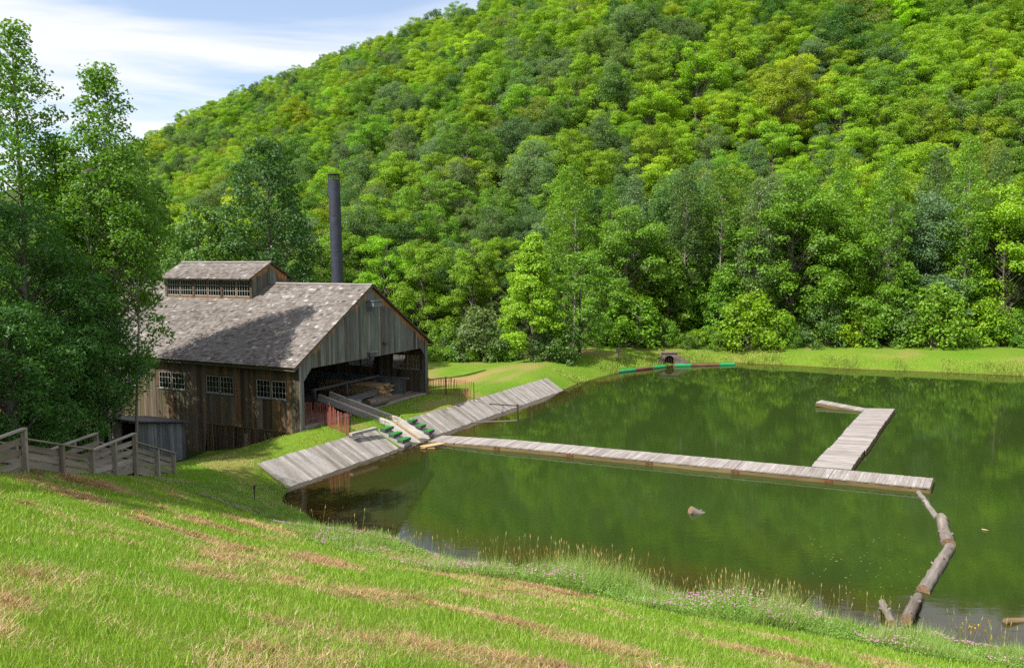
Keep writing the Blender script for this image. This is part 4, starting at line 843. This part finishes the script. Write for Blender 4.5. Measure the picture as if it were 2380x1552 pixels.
def plant(kind, var, loc, sc, rot, col, name, label=None, cat='tree', group=None, sx=1.0):
    a, b = T[kind][var % len(T[kind])]; r = thing(name, tuple(loc), label, cat, group); r.rotation_euler = (0, 0, rot); r.scale = (sc * sx, sc * sx, sc)
    for nm, me in (('trunk', a), ('crown', b)):
        o = bpy.data.objects.new(nm, me); COL.objects.link(o); o.parent = r
        o.color = (*[max(0, c) for c in col], 1)
    return r
def jit_col(c, s=.12):
    k = math.exp(random.gauss(0, s)); return (c[0] * k * math.exp(random.gauss(0, .06)), c[1] * k, c[2] * k * math.exp(random.gauss(0, .2)))
def projV(p):
    c, s = math.cos(PIT), math.sin(PIT); x, y, z = p[0], p[1], p[2] - H; d = y * c - z * s; return 1190 + F * x / d, 776 - F * (y * s + z * c) / d, d
# forest positions: dart throwing, denser at the foot of the hill
rg = np.random.default_rng(42); cx = rg.uniform(-330, 250, 150000); cy_ = 74 + 400 * rg.random(150000) ** 1.6
hd = hill_d(cx, cy_); cu, cv_ = toBL(cx, cy_); gz_ = G(cx, cy_)
pxx = 1190 + F * cx / cy_; pyt = 776 - F * np.tan(np.arctan((gz_ + 16 - H) / cy_) + PIT)
ok = (pxx > 150) & (pxx < 2520) & (pyt > -90) & (((hd > -4.5) & (cx > 4)) | (hd > 1.0))
val = (hd <= 1.0) & (hd > -75) & (cx < -13) & (cv_ > 30) & (pxx > 280) & (cy_ < 140) & (pxx < 760)
cand = np.nonzero(ok | val)[0]; acc = []
grid = {}
for i in cand:
    x, y = cx[i], cy_[i]; d = math.hypot(x, y); sp = 3.9 if hd[i] < 7 and x > 0 else (5.6 if hd[i] < 1 else (4.6 if d < 130 else (5.4 if d < 230 else 7.0))); key = (int(x // 11), int(y // 11)); bad = False
    for a in (-1, 0, 1):
        for b in (-1, 0, 1):
            for (q, w_) in grid.get((key[0] + a, key[1] + b), ()):
                if (q - x) ** 2 + (w_ - y) ** 2 < sp * sp: bad = True; break
            if bad: break
        if bad: break
    if bad: continue
    grid.setdefault(key, []).append((x, y)); acc.append(i)
print('forest trees', len(acc))
WORD = {'lime': 'lime green maple', 'yellow': 'yellow green maple', 'mid': 'mid green maple', 'grey': 'grey ash', 'sage': 'pale sage ash', 'dark': 'dark green oak', 'olive': 'olive tinted ash', 'fresh': 'fresh green maple'}
SPEC = {'lime': 'maple', 'yellow': 'maple', 'mid': 'maple', 'fresh': 'maple', 'grey': 'ash', 'sage': 'ash', 'olive': 'ash', 'dark': 'oak'}
trees = []
for i in acc:
    x, y, z = cx[i], cy_[i], gz_[i]; edge = hd[i] < 7 and x > 2
    q = float(sst(.3, .7, vn(np.array([x / 26.]), np.array([y / 26.]), 77))[0])
    d_ = math.hypot(x, y)
    if edge: ck = random.choices(['fresh', 'sage', 'grey', 'mid', 'lime'], [4, 4, 3, 3, 1])[0]
    else: ck = random.choices(['lime', 'yellow', 'mid', 'fresh', 'grey', 'sage', 'olive', 'dark'], [4 + 10 * q, 1.2 + 2.6 * q, 3.5, 3, 8 - 6 * q, 6 - 4.5 * q, 1.5, 1.8])[0]
    kind = SPEC[ck]; sc = random.uniform(.64, 1.0) * (1 if d_ < 130 else 1.12) if hd[i] > 1 else random.uniform(.85, 1.1)
    if edge: sc *= 1.15
    if edge and random.random() < .72: kind = 'poplar'; sc = random.uniform(.8, 1.05)
    trees.append((math.hypot(x, y), x, y, z - .15, ck, kind, sc))
trees.sort()
NT = 292
def ybin(py): return 'at the very top of the picture' if py < 70 else 'high on the hillside' if py < 190 else 'on the upper slope' if py < 300 else 'midway up the slope' if py < 410 else 'on the lower slope' if py < 520 else 'at the foot of the slope'
def xbin(px):
    for lim, w_ in ((560, 'over the roof monitor'), (740, 'over the barn roof'), (870, 'behind the smokestack'), (1020, 'over the barn gable'), (1180, 'over the far lawn'), (1360, 'over the lime maple'), (1500, 'over the sign post'), (1640, 'over the culvert'), (1780, 'over the green ended logs'), (1930, 'beside the wide dock'), (2090, 'over the wide dock'), (2230, 'over the boom of logs')):
        if px < lim: return w_
    return 'by the right edge'
ORD = ['leftmost', 'second', 'third', 'fourth', 'fifth', 'sixth', 'seventh', 'eighth', 'ninth', 'tenth']
NAME = {'maple': 'maple_tree', 'ash': 'ash_tree', 'oak': 'oak_tree', 'poplar': 'poplar_tree'}
near, far = trees[:NT], trees[NT:]
bins = {}
for t in near:
    px, py, d = projV((t[1], t[2], t[3] + 13)); w_ = WORD[t[4]] if t[5] != 'poplar' else {'fresh': 'fresh green', 'sage': 'pale sage', 'grey': 'grey', 'mid': 'mid green', 'lime': 'lime green'}[t[4]] + ' slim poplar'
    bins.setdefault(f"{w_} {ybin(py)}, {xbin(px)}", []).append((px, t))
for lab, lst in bins.items():
    lst.sort()
    for k, (px, t) in enumerate(lst):
        l2 = lab if len(lst) == 1 else lab + (', leftmost' if k == 0 else ', rightmost' if k == len(lst) - 1 else f', {ORD[min(k, 9)]}')
        plant(t[5], random.randrange(9), t[1:4], t[6], random.uniform(0, 6.28), jit_col(CO[t[4]]), NAME[t[5]], l2, 'tree', 'trees on the wooded hill', random.uniform(.92, 1.08))
# the farther trees read as one wooded mass
def far_mass(lst):
    me = bpy.data.meshes.new('forest'); me.vertices.add(len(lst)); me.vertices.foreach_set('co', np.array([t[1:4] for t in lst], np.float32).ravel())
    src = {k: [o for o in bpy.data.objects if o.type == 'MESH' and o.data in [m[1] for m in T[k]] and o.parent] for k in ('maple', 'ash', 'oak')}
    pick = []; first = {}
    for k in src:
        for o in src[k]: first.setdefault(o.data.name, o)
    names = list(first); byk = {k: [names.index(m[1].name) for m in T[k] if m[1].name in names] for k in src}
    idx = [random.choice(byk[t[5] if t[5] in byk else 'ash']) for t in lst]
    for nm, ty, ar, key in (('idx', 'INT', idx, 'value'), ('rot', 'FLOAT', [random.uniform(0, 6.28) for _ in lst], 'value'), ('scl', 'FLOAT', [t[6] for t in lst], 'value'), ('pcol', 'FLOAT_COLOR', np.array([[*jit_col(CO[t[4]]), 1] for t in lst]).ravel(), 'color')):
        a = me.attributes.new(nm, ty, 'POINT'); a.data.foreach_set(key, np.array(ar, np.int32 if ty == 'INT' else np.float32))
    o = bpy.data.objects.new('forest', me); COL.objects.link(o); tag(o, 'mass of green tree crowns covering the upper hillside', None, None, 'stuff')
    g = bpy.data.node_groups.new('forest_instances', 'GeometryNodeTree'); g.interface.new_socket('Geometry', in_out='INPUT', socket_type='NodeSocketGeometry'); g.interface.new_socket('Geometry', in_out='OUTPUT', socket_type='NodeSocketGeometry')
    gi, go_ = g.nodes.new('NodeGroupInput'), g.nodes.new('NodeGroupOutput'); jn = g.nodes.new('GeometryNodeJoinGeometry')
    for nm in reversed(names):
        oi = g.nodes.new('GeometryNodeObjectInfo'); oi.inputs['Object'].default_value = first[nm]; oi.inputs['As Instance'].default_value = False; gt = g.nodes.new('GeometryNodeGeometryToInstance'); g.links.new(oi.outputs['Geometry'], gt.inputs[0]); g.links.new(gt.outputs[0], jn.inputs[0])
    def na(nm, ty): n = g.nodes.new('GeometryNodeInputNamedAttribute'); n.data_type = ty; n.inputs['Name'].default_value = nm; return n.outputs['Attribute']
    ip = g.nodes.new('GeometryNodeInstanceOnPoints'); ip.inputs['Pick Instance'].default_value = True; g.links.new(gi.outputs[0], ip.inputs['Points']); g.links.new(jn.outputs[0], ip.inputs['Instance']); g.links.new(na('idx', 'INT'), ip.inputs['Instance Index'])
    cx_ = g.nodes.new('ShaderNodeCombineXYZ'); g.links.new(na('rot', 'FLOAT'), cx_.inputs[2]); er = g.nodes.new('FunctionNodeEulerToRotation'); g.links.new(cx_.outputs[0], er.inputs[0]); g.links.new(er.outputs[0], ip.inputs['Rotation'])
    g.links.new(na('scl', 'FLOAT'), ip.inputs['Scale'])
    st = g.nodes.new('GeometryNodeStoreNamedAttribute'); st.data_type = 'FLOAT_COLOR'; st.domain = 'INSTANCE'; st.inputs['Name'].default_value = 'icol'; g.links.new(ip.outputs[0], st.inputs['Geometry']); g.links.new(na('pcol', 'FLOAT_COLOR'), st.inputs['Value']); g.links.new(st.outputs[0], go_.inputs[0])
    m = o.modifiers.new('forest', 'NODES'); m.node_group = g; print('mass trees', len(lst), names)
def scatter(name, V, k, col, tint, mat, kind='stuff'):
    me = bpy.data.meshes.new(name); n = len(V); me.vertices.add(n); me.vertices.foreach_set('co', V.astype(np.float32).ravel()); me.loops.add(n); me.loops.foreach_set('vertex_index', np.arange(n, dtype=np.int32))
    me.polygons.add(n // k); me.polygons.foreach_set('loop_start', np.arange(0, n, k, dtype=np.int32)); me.polygons.foreach_set('loop_total', np.full(n // k, k, np.int32))
    a = me.attributes.new('tint', 'FLOAT', 'POINT'); a.data.foreach_set('value', tint.astype(np.float32)); a = me.attributes.new('col', 'FLOAT_COLOR', 'POINT'); a.data.foreach_set('color', col.astype(np.float32).ravel())
    me.update(calc_edges=True); me.materials.append(mat); o = bpy.data.objects.new(name, me); COL.objects.link(o); return tag(o, kind=kind)
if far: far_mass(far)

# big trees left of the barn, one by one
def hero(seed, px, py_top, y, base, R, prof, npf, pr, nl, half, col, name, label, flat=.75, zg=None, **kw):
    x = (px - 1190) / F * y; z0 = gz(x, y) if zg is None else zg; Ht = float(aty(px, py_top, y)[2] - z0); T['hero%d' % seed] = [make_tree(seed, Ht, base, R, prof, npf, pr, nl, half, kw.pop('tr', .2), flat, **kw)]
    return plant('hero%d' % seed, 0, (x, y, z0 - .1), 1, 0, col, name, label, 'tree', 'tall trees left of the barn')
pl_ = lambda x: (math.sin(math.pi * min(1, .16 + .80 * x)) ** .8) * (1.15 - .55 * x)
hero(11, 62, 45, 36.5, 6, 3.1, pl_, 95, (.45, .95), 16500, .085, (.115, .265, .022), 'poplar_tree', 'tallest poplar at the left edge, its top highest against the sky', .8, mat='paletrunk', shell=.15, out=.5, rnd=.9)
hero(12, 255, 150, 37.5, 5, 3.0, pl_, 100, (.40, .9), 16500, .085, (.125, .275, .03), 'poplar_tree', 'slender poplar with a pointed crown just left of the barn roof', .85, mat='paletrunk', shell=.15, out=.5, rnd=.9)
hero(13, 150, 300, 38, 4, 2.6, pl_, 70, (.45, .9), 12000, .085, (.125, .275, .022), 'poplar_tree', 'shorter poplar filling the gap between the two tall poplars', .8, mat='paletrunk', shell=.2, out=.5, rnd=.9)
hero(14, 272, 350, 36.4, 8.0, 2.4, pm_, 80, (.4, .85), 14000, .08, (.115, .255, .024), 'poplar_tree', 'small leaning poplar with bare stems in front of the barn roof', .8, mat='paletrunk', shell=.2, stems=2, tr=.11, out=.5, rnd=.9)
hero(15, 60, 455, 32.5, .8, 3.4, pm_, 95, (.55, 1.05), 30000, .085, (.068, .190, .028), 'ash_tree', 'broad dark green ash at the left edge above the walkway', .6, rnd=.7, asp=.4)
hero(16, 212, 690, 35.0, 2.9, 2.2, pm_, 60, (.5, .9), 17000, .08, (.068, .190, .028), 'ash_tree', 'dark bushy ash in front of the barn side wall above the shed', .6, rnd=.7, asp=.4)
hero(17, 10, 700, 28.6, .3, 2.2, pm_, 50, (.5, .9), 16000, .08, (.068, .190, .028), 'ash_tree', 'dark bushy ash low at the left edge behind the walkway', .6, rnd=.7, asp=.4)
hero(18, 88, 640, 33.8, .3, 2.6, pm_, 60, (.5, .95), 18000, .085, (.068, .190, .028), 'ash_tree', 'dark green bushy ash between the edge ash and the barn wall', .6, rnd=.7, asp=.4)
hero(19, 625, 318, 62, 3.5, 3.9, pm_, 85, (.7, 1.25), 17000, .13, (.060, .150, .028), 'oak_tree', 'tall dark round headed tree standing directly behind the roof monitor', .8)
hero(20, 470, 470, 60, 2, 3.0, pm_, 60, (.6, 1.1), 11000, .13, (.11, .23, .04), 'ash_tree', 'pale green tree behind the left end of the roof monitor', .8)
hero(21, 350, 400, 70, 3, 3.6, pm_, 60, (.8, 1.3), 11000, .15, (.095, .21, .026), 'ash_tree', 'green tree beyond the barn at the left of the roof monitor', .8)
# trees out of the frame on the left, known by the shade they throw on the bank
for k, (x, y, ht) in enumerate([(-22.5, 12.5, 14.5), (-25.5, 19.5, 16), (-20.8, 20.2, 15.5), (-28, 27, 17), (-21.2, 17.0, 12.5)]):
    plant('maple', k, (x, y, gz(x, y) - .1), ht / 16, k, CO['mid'], 'maple_tree', ['maple on the bank beside the upper walkway, nearest the viewer', 'larger maple behind the nearest bank maple', 'tall maple closest to the walkway railing', 'tall maple on the bank left of the edge ash', 'shorter maple between the two walkway maples'][k], 'tree', 'shade trees on the left bank')
# young trees and shrubs along the foot of the wood
def small(kind, px, py, sc, col, name, label, y=None, group=None, rot=None):
    p = hit(px, py) if y is None else np.array([(px - 1190) / F * y, y, 0]); p[2] = gz(p[0], p[1]) - .05
    return plant(kind, random.randrange(9), p, sc, random.uniform(0, 6) if rot is None else rot, jit_col(col, .06), name, label, 'tree' if kind != 'shrub' else 'shrub', group)
T['bigmaple'] = [make_tree(700, 11.2, .9, 3.7, pc_, 90, (.5, 1.0), 21000, .10, .16, .5, rnd=.5)]
T['openmaple'] = [make_tree(701, 9.6, 1.6, 3.6, pm_, 50, (.5, .95), 8500, .11, .13, .45, .5)]
small('bigmaple', 1238, 838, 1.0, (.21, .39, .008), 'maple_tree', 'bright lime green young maple at the edge of the far lawn')
small('openmaple', 1347, 826, 1.0, (.16, .30, .018), 'maple_tree', 'open branched young maple right of the bright lime maple')
for px, sc, c, l in [(1030, 1.0, 'mid', 'green shrub nearest the barn at the edge of the far lawn'), (1078, 1.25, 'sage', 'grey green shrub on the far lawn edge left of the lime maple'), (1120, 1.45, 'sage', 'taller grey green shrub on the far lawn edge'), (1165, 1.2, 'grey', 'low grey green shrub touching the lime maple'), (1300, 1.2, 'grey', 'dark bluish shrub under the open branched maple'), (1262, .75, 'grey', 'small shrub at the trunk of the lime maple')]:
    small('shrub', px, 836 if px < 1200 else 838, sc, CO[c], 'shrub', l, None, 'shrubs by the far lawn')
for k, px in enumerate([1008, 1048, 1100, 1142, 1182]):
    small('shrub', px, 839, .5, CO['fresh'], 'shrub', 'low bright weedy shrub along the far lawn edge, ' + ['nearest the barn', 'second from the barn', 'third from the barn', 'fourth from the barn', 'nearest the lime maple'][k], None, 'weedy shrubs along the lawn')
n_ = 34
for k in range(n_):
    px = 1375 + (2400 - 1375) * (k + random.uniform(-.25, .25)) / (n_ - 1); y = 77.6 - .05 * max(0, (px - 1700) / 10) * .6 + random.uniform(-.5, 1.6); y = max(y, 74.0)
    small('shrub', px, 0, random.choice([.5, .7, .9, 1.2, 1.5]) * random.uniform(.85, 1.15), random.choice([CO['mid'], CO['fresh'], CO['grey'], CO['lime']]), 'shrub', f'undergrowth shrub below the wood behind the far bank, number {k + 1} from the left', y, 'undergrowth shrubs behind the far bank')
n_ = 30
for k in range(n_):
    px = 1380 + (2420 - 1380) * (k + random.uniform(-.3, .3)) / (n_ - 1); y = 79.5 - .002 * max(0, px - 1700) + random.uniform(0, 4.5)
    ck = random.choice(['fresh', 'mid', 'lime', 'mid', 'fresh'])
    small('sapling', px, 0, random.uniform(.55, 1.3), CO[ck], 'sapling', f'leafy {dict(fresh="fresh green", mid="mid green", lime="lime green")[ck]} sapling at the wood edge, number {k + 1} from the left', y, 'saplings along the wood edge')

# ------------------------------------------------------------------ grass, bank plants, flowers
rg = np.random.default_rng(5)
def blades(n, x, y, h, w_, lean, col, tint):
    z = G(x, y) + .0; a = rg.uniform(0, 6.283, n); l = rg.uniform(0, 6.283, n); b = np.c_[np.cos(a), np.sin(a), np.zeros(n)] * w_[:, None]; c = np.c_[x, y, z - .015]
    tp = c + np.c_[np.cos(l) * lean * h, np.sin(l) * lean * h, h + .015]
    V = np.stack([c - b, c + b, tp], 1).reshape(-1, 3); return V, np.repeat(np.c_[col, np.ones(n)], 3, 0), np.repeat(tint, 3)
def grass():
    N = 560000; th = rg.uniform(-.66, .66, N); r = (5.2 ** .55 + (52 ** .55 - 5.2 ** .55) * rg.random(N)) ** (1 / .55); x, y = r * np.sin(th), r * np.cos(th)
    u, v = toBL(x, y); n = x * NX + y * NY; s = x * NY - y * NX; z = G(x, y)
    m = (z > .06) & ~((u > -.3) & (u < 12.8) & (v > -.1)) & ~((u > -5.6) & (u < 24) & (v < -2.0 - .0587 * (u + 5.25)) & (n > 16) & (z < 1.0) & (y > 30)) & ~((x < -16.5) & (y > 27))
    m &= ~((x < -12.9) & (x > -14.1) & (y > 17) & (y < 29.5)); x, y, r, n, s = x[m], y[m], r[m], n[m], s[m]; k = len(x)
    dr = dryness(x, y); f = np.clip(dr + rg.normal(0, .16, k), 0, 1); isd = f > rg.uniform(.30, .62, k)
    tall = .75 + .6 * fbm(x * .9, y * .9, 41, 3) * 1.4; far = y > 31
    h = np.where(isd, rg.uniform(.022, .06, k), rg.uniform(.03, .088, k) * tall) * np.where(far, .7, 1); w_ = rg.uniform(.0028, .0055, k) * np.maximum(1, r / 8.5)
    lean = np.where(isd, rg.uniform(.7, 3.2, k), rg.uniform(.1, .9, k))
    gcol = np.array([.14, .305, .010]) + (np.array([.29, .42, .055]) - np.array([.14, .305, .010])) * (fbm(x * .5, y * .5, 51, 3) * .5 + .6 * rg.random(k))[:, None]
    dcol = np.array([.36, .24, .11]) + (np.array([.60, .47, .27]) - np.array([.36, .24, .11])) * rg.random(k)[:, None]
    V, C, Tn = blades(k, x, y, h, w_, lean, np.where(isd[:, None], dcol, gcol), rg.uniform(.3, .75, k)); scatter('grass', V, 3, C, Tn, M['blade']); print('blades', k)
grass()
def hay():
    V, C, Tn = [], [], []; n = 0
    while n < 340:
        th = rg.uniform(-.62, .62); r = rg.uniform(6, 25); x0, y0 = r * math.sin(th), r * math.cos(th)
        nn = x0 * NX + y0 * NY
        if nn > 17 or y0 > 30 or dryness(np.array([x0]), np.array([y0]))[0] < .44 + .2 * rg.random(): continue
        k = int(rg.uniform(40, 150)); a, b = rg.normal(0, rg.uniform(.10, .32), k), rg.normal(0, .07, k); x, y = x0 + a * NY + b * NX, y0 - a * NX + b * NY
        c0 = np.array([.22, .125, .05]) + np.array([.26, .20, .11]) * rg.random(); v, c, t = blades(k, x, y, rg.uniform(.02, .055, k), rg.uniform(.003, .006, k) * max(1, r / 9), rg.uniform(1, 4, k), c0 * rg.uniform(.6, 1.3, (k, 1)), rg.random(k)); v[:, 2] += .02 + .03 * rg.random()
        V.append(v); C.append(c); Tn.append(t); n += 1
    scatter('cut_hay', np.concatenate(V), 3, np.concatenate(C), np.concatenate(Tn), M['blade'])
hay()
SH = np.array(SHORE); SHs = SH[:, 0] * NY - SH[:, 1] * NX; SHn = SH[:, 0] * NX + SH[:, 1] * NY; o_ = np.argsort(SHs); SHs, SHn = SHs[o_], SHn[o_]
MW = np.array([hit(a, b)[:2] for a, b in [(596, 1200), (700, 1250), (850, 1296), (1000, 1330), (1200, 1352), (1350, 1382), (1600, 1432), (1800, 1460), (2000, 1497), (2200, 1537), (2360, 1550)]]); MWs = MW[:, 0] * NY - MW[:, 1] * NX; MWn = MW[:, 0] * NX + MW[:, 1] * NY
def strip(N, smin=None, smax=None, bias=1.0):
    s = rg.uniform(SHs[0] - .2 if smin is None else smin, SHs[-1] if smax is None else smax, N); f = rg.random(N) ** bias; a = np.interp(s, MWs, MWn); b = np.interp(s, SHs, SHn) + .12; n = a + (b - a) * f
    return NX * n + NY * s, NY * n - NX * s, s, f
def sOf(px, py): p = hit(px, py); return p[0] * NY - p[1] * NX
SM = [sOf(1385, 1372), sOf(1735, 1440), sOf(880, 1275), sOf(2130, 1500), sOf(1050, 1315)]
def mound(s, f): return (.26 + .74 * sst(sOf(1080, 1320), sOf(1270, 1345), s)) * (1 - .35 * sst(sOf(1850, 1465), sOf(2000, 1490), s)) * (.20 + .32 * sst(.35, .75, fbm(s * .55, s * 0, 61, 3)) + sum(a * np.exp(-((s - m) / w_) ** 2) for m, a, w_ in zip(SM, (.42, .45, .2, .15, .15), (1.1, 1.2, .8, .9, .6)))) * np.sin(np.pi * np.clip(.12 + .8 * f, 0, 1)) ** .6
def leaves_at(name, x, y, zz, nrm, half, col, tint, mat, asp=.6):
    k = len(x); t = unit(np.cross(nrm, unit(rg.normal(size=(k, 3))))); s = np.cross(nrm, t); a = (half * rg.uniform(.7, 1.3, k))[:, None]; c = np.c_[x, y, zz]
    return scatter(name, np.stack([c - t * a, c + s * a * asp, c + t * a, c - s * a * asp], 1).reshape(-1, 3), 4, np.repeat(np.c_[col, np.ones(k)], 4, 0), np.repeat(tint, 4), mat)
N = 62000; x, y, s, f = strip(N); hh = mound(s, f) * (.15 + .65 * rg.random(N) ** .7) * (.5 + fbm(x * 4, y * 4, 17, 2)); up = unit(rg.normal(size=(N, 3)) * .6 + np.array([-.2, -.3, .8]))
cl = np.array([.10, .235, .016]) + (np.array([.18, .30, .045]) - np.array([.10, .235, .016])) * fbm(x * 1.5, y * 1.5, 71, 3)[:, None]
leaves_at('bank_leaves', x, y, G(x, y) + hh, up, .024, cl, rg.random(N), M['blade'])
N = 150000; x, y, s, f = strip(N); b = fbm(s * .8, f * 2, 81, 3); m = rg.random(N) < sst(.3, .6, b) * .9 + .15; x, y, s, f = x[m], y[m], s[m], f[m]; k = len(x)
tuft = fbm(x * 2.6, y * 2.6, 83, 3); hgt = rg.uniform(.25, .62, k) * (.16 + 1.45 * mound(s, f)) * (.35 + 1.5 * sst(.35, .68, tuft)); tx = fbm(s * .4, s * 0, 91, 2)
cl = np.array([.15, .32, .028]) + (np.array([.36, .45, .15]) - np.array([.15, .32, .028])) * (rg.random(k) * .8 + .2 * tx)[:, None]
V, C, Tn = blades(k, x, y, hgt, rg.uniform(.0035, .007, k), rg.uniform(.1, .9, k), cl, rg.uniform(.3, .7, k)); scatter('bank_grass', V, 3, C, Tn, M['blade'])
# tall seeding grass in clumps
SV, SC_, ST = [], [], []
for (pa, pb, n, h0, h1, gold) in [((1250, 1330), (1500, 1390), 230, .45, 1.15, .75), ((1620, 1420), (1860, 1450), 260, .35, 1.0, .3), ((1860, 1450), (2140, 1490), 70, .4, 1.1, .4), ((2220, 1500), (2370, 1530), 60, .3, .8, .3), ((640, 1190), (900, 1270), 60, .4, .8, .5), ((900, 1270), (1250, 1320), 70, .3, .6, .5), ((1500, 1390), (1620, 1420), 60, .3, .8, .4)]:
    s0, s1 = sOf(*pa), sOf(*pb); x, y, s, f = strip(n, min(s0, s1), max(s0, s1), .6); s_c = np.repeat(rg.uniform(min(s0, s1), max(s0, s1), 1 + n // 9), 9)[:n] + rg.normal(0, .12, n); mv = np.where(rg.random(n) < .7, s_c - s, 0); x, y = x + mv * NY, y - mv * NX; h = rg.uniform(h0, h1, n); z = G(x, y); a = rg.uniform(0, 6.28, n); le = rg.uniform(.08, .38, n)
    b_ = np.c_[x, y, z]; tp = b_ + np.c_[np.cos(a) * le * h, np.sin(a) * le * h, h]; wv = np.c_[-np.sin(a), np.cos(a), np.zeros(n)]; d = unit(tp - b_)
    for k, (q0, q1, q2, q3, cc) in enumerate([(b_ - wv * .0045, b_ + wv * .0045, tp + wv * .003, tp - wv * .003, np.array([.20, .24, .06])), (tp - d * .03 - wv * .004, tp + d * .04 - wv * .013, tp + d * .12, tp + d * .04 + wv * .013, None)]):
        SV.append(np.stack([q0, q1, q2, q3], 1).reshape(-1, 3)); g_ = (rg.random(n) < gold)[:, None]; c = np.tile(cc, (n, 1)) if cc is not None else np.where(g_, np.array([.42, .27, .09]), np.array([.27, .29, .12])); SC_.append(np.repeat(np.c_[c, np.ones(n)], 4, 0)); ST.append(np.full(4 * n, .5))
scatter('seeding_grass', np.concatenate(SV), 4, np.concatenate(SC_), np.concatenate(ST), M['blade'])
def flowers(name, x, y, z, rad, col):
    V = []
    for ax in (np.array([1., 0, 0]), np.array([0, 1., 0]), np.array([0, 0, 1.])):
        o1 = np.roll(ax, 1); o2 = np.roll(ax, 2); c = np.c_[x, y, z]; r = (rad * rg.uniform(.7, 1.3, len(x)))[:, None]; V.append(np.stack([c - o1 * r, c - o2 * r, c + o1 * r, c + o2 * r], 1).reshape(-1, 3))
    n = len(x) * 4; cc = np.repeat(np.c_[np.asarray(col) * rg.uniform(.8, 1.2, (len(x), 1)), np.ones(len(x))], 4, 0); scatter(name, np.concatenate(V), 4, np.tile(cc, (3, 1)), np.full(3 * n, .42), M['blade'])
N = 8500; x, y, s, f = strip(N, bias=1.3); b = fbm(x * .8, y * .8, 95, 3); m = rg.random(N) < .75 * sst(.46, .66, b); x, y, s, f = x[m], y[m], s[m], f[m]; flowers('pink_flowers', x, y, G(x, y) + mound(s, f) * rg.uniform(.7, 1.25, len(x)) + .04, .02, (.68, .42, .58))
pq = np.array([hit(2290, 1480), hit(2255, 1490), hit(2320, 1478)]); k = rg.integers(0, 3, 150); q = pq[k] + rg.normal(0, 1, (150, 3)) * [.16, .12, .05]; flowers('yellow_flowers', q[:, 0], q[:, 1], G(q[:, 0], q[:, 1]) + .36 + rg.normal(0, .06, 150), .017, (.75, .55, .01))
# far bank weeds
FS = np.array(FARSH); L_ = np.r_[0, np.cumsum(np.hypot(*np.diff(FS, axis=0).T))]
N = 60000; q = rg.uniform(0, L_[-1], N); f = rg.random(N); x = np.interp(q, L_, FS[:, 0]); y = np.interp(q, L_, FS[:, 1]); xa = np.interp(q + .5, L_, FS[:, 0]) - x; ya = np.interp(q + .5, L_, FS[:, 1]) - y; nn = np.hypot(xa, ya) + 1e-6
x, y = x - ya / nn * (f * 2.6 + .02), y + xa / nn * (f * 2.6 + .02); b = fbm(q * .35, q * 0, 99, 3); keep = (nn > .2) & ~((x > 13.8) & (x < 16.2)); hgt = rg.uniform(.10, .6, N) * (.12 + 1.5 * sst(.4, .7, b) * fbm(q * 2.5, f * 3, 13, 2)) * np.clip(1.3 - f, .2, 1)
cl = np.array([.16, .33, .02]) + (np.array([.36, .43, .08]) - np.array([.16, .33, .02])) * np.clip(rg.random(N) * .6 + .5 * fbm(q * .5, f, 103, 2), 0, 1)[:, None]
m = keep; V, C, Tn = blades(int(m.sum()), x[m], y[m], hgt[m], rg.uniform(.012, .03, int(m.sum())), rg.uniform(.1, .8, int(m.sum())), cl[m], rg.random(int(m.sum()))); scatter('far_bank_grass', V, 3, C, Tn, M['blade'])

N = 70; q = np.array([at(random.uniform(1880, 2160), random.uniform(1240, 1400), .006) for _ in range(N)]); leaves_at('floating_leaves', q[:, 0], q[:, 1], q[:, 2], unit(np.array([0, 0, 1.]) + rg.normal(0, .03, (N, 3))), .035, np.array([.34, .28, .12]) * rg.uniform(.6, 1.3, (N, 1)), rg.random(N), M['blade'], .45)
mb = MB(); mb.tube([at(2282, 1229, .02), at(2290, 1231, .03), at(2297, 1232, .02)], [.02, .03, .012], 6, 1.0); tag(mb.build('floating_stick', M['lumber'], None, loc=at(2289, 1231)), 'small orange brown stick floating on open water right of the boom', 'stick')
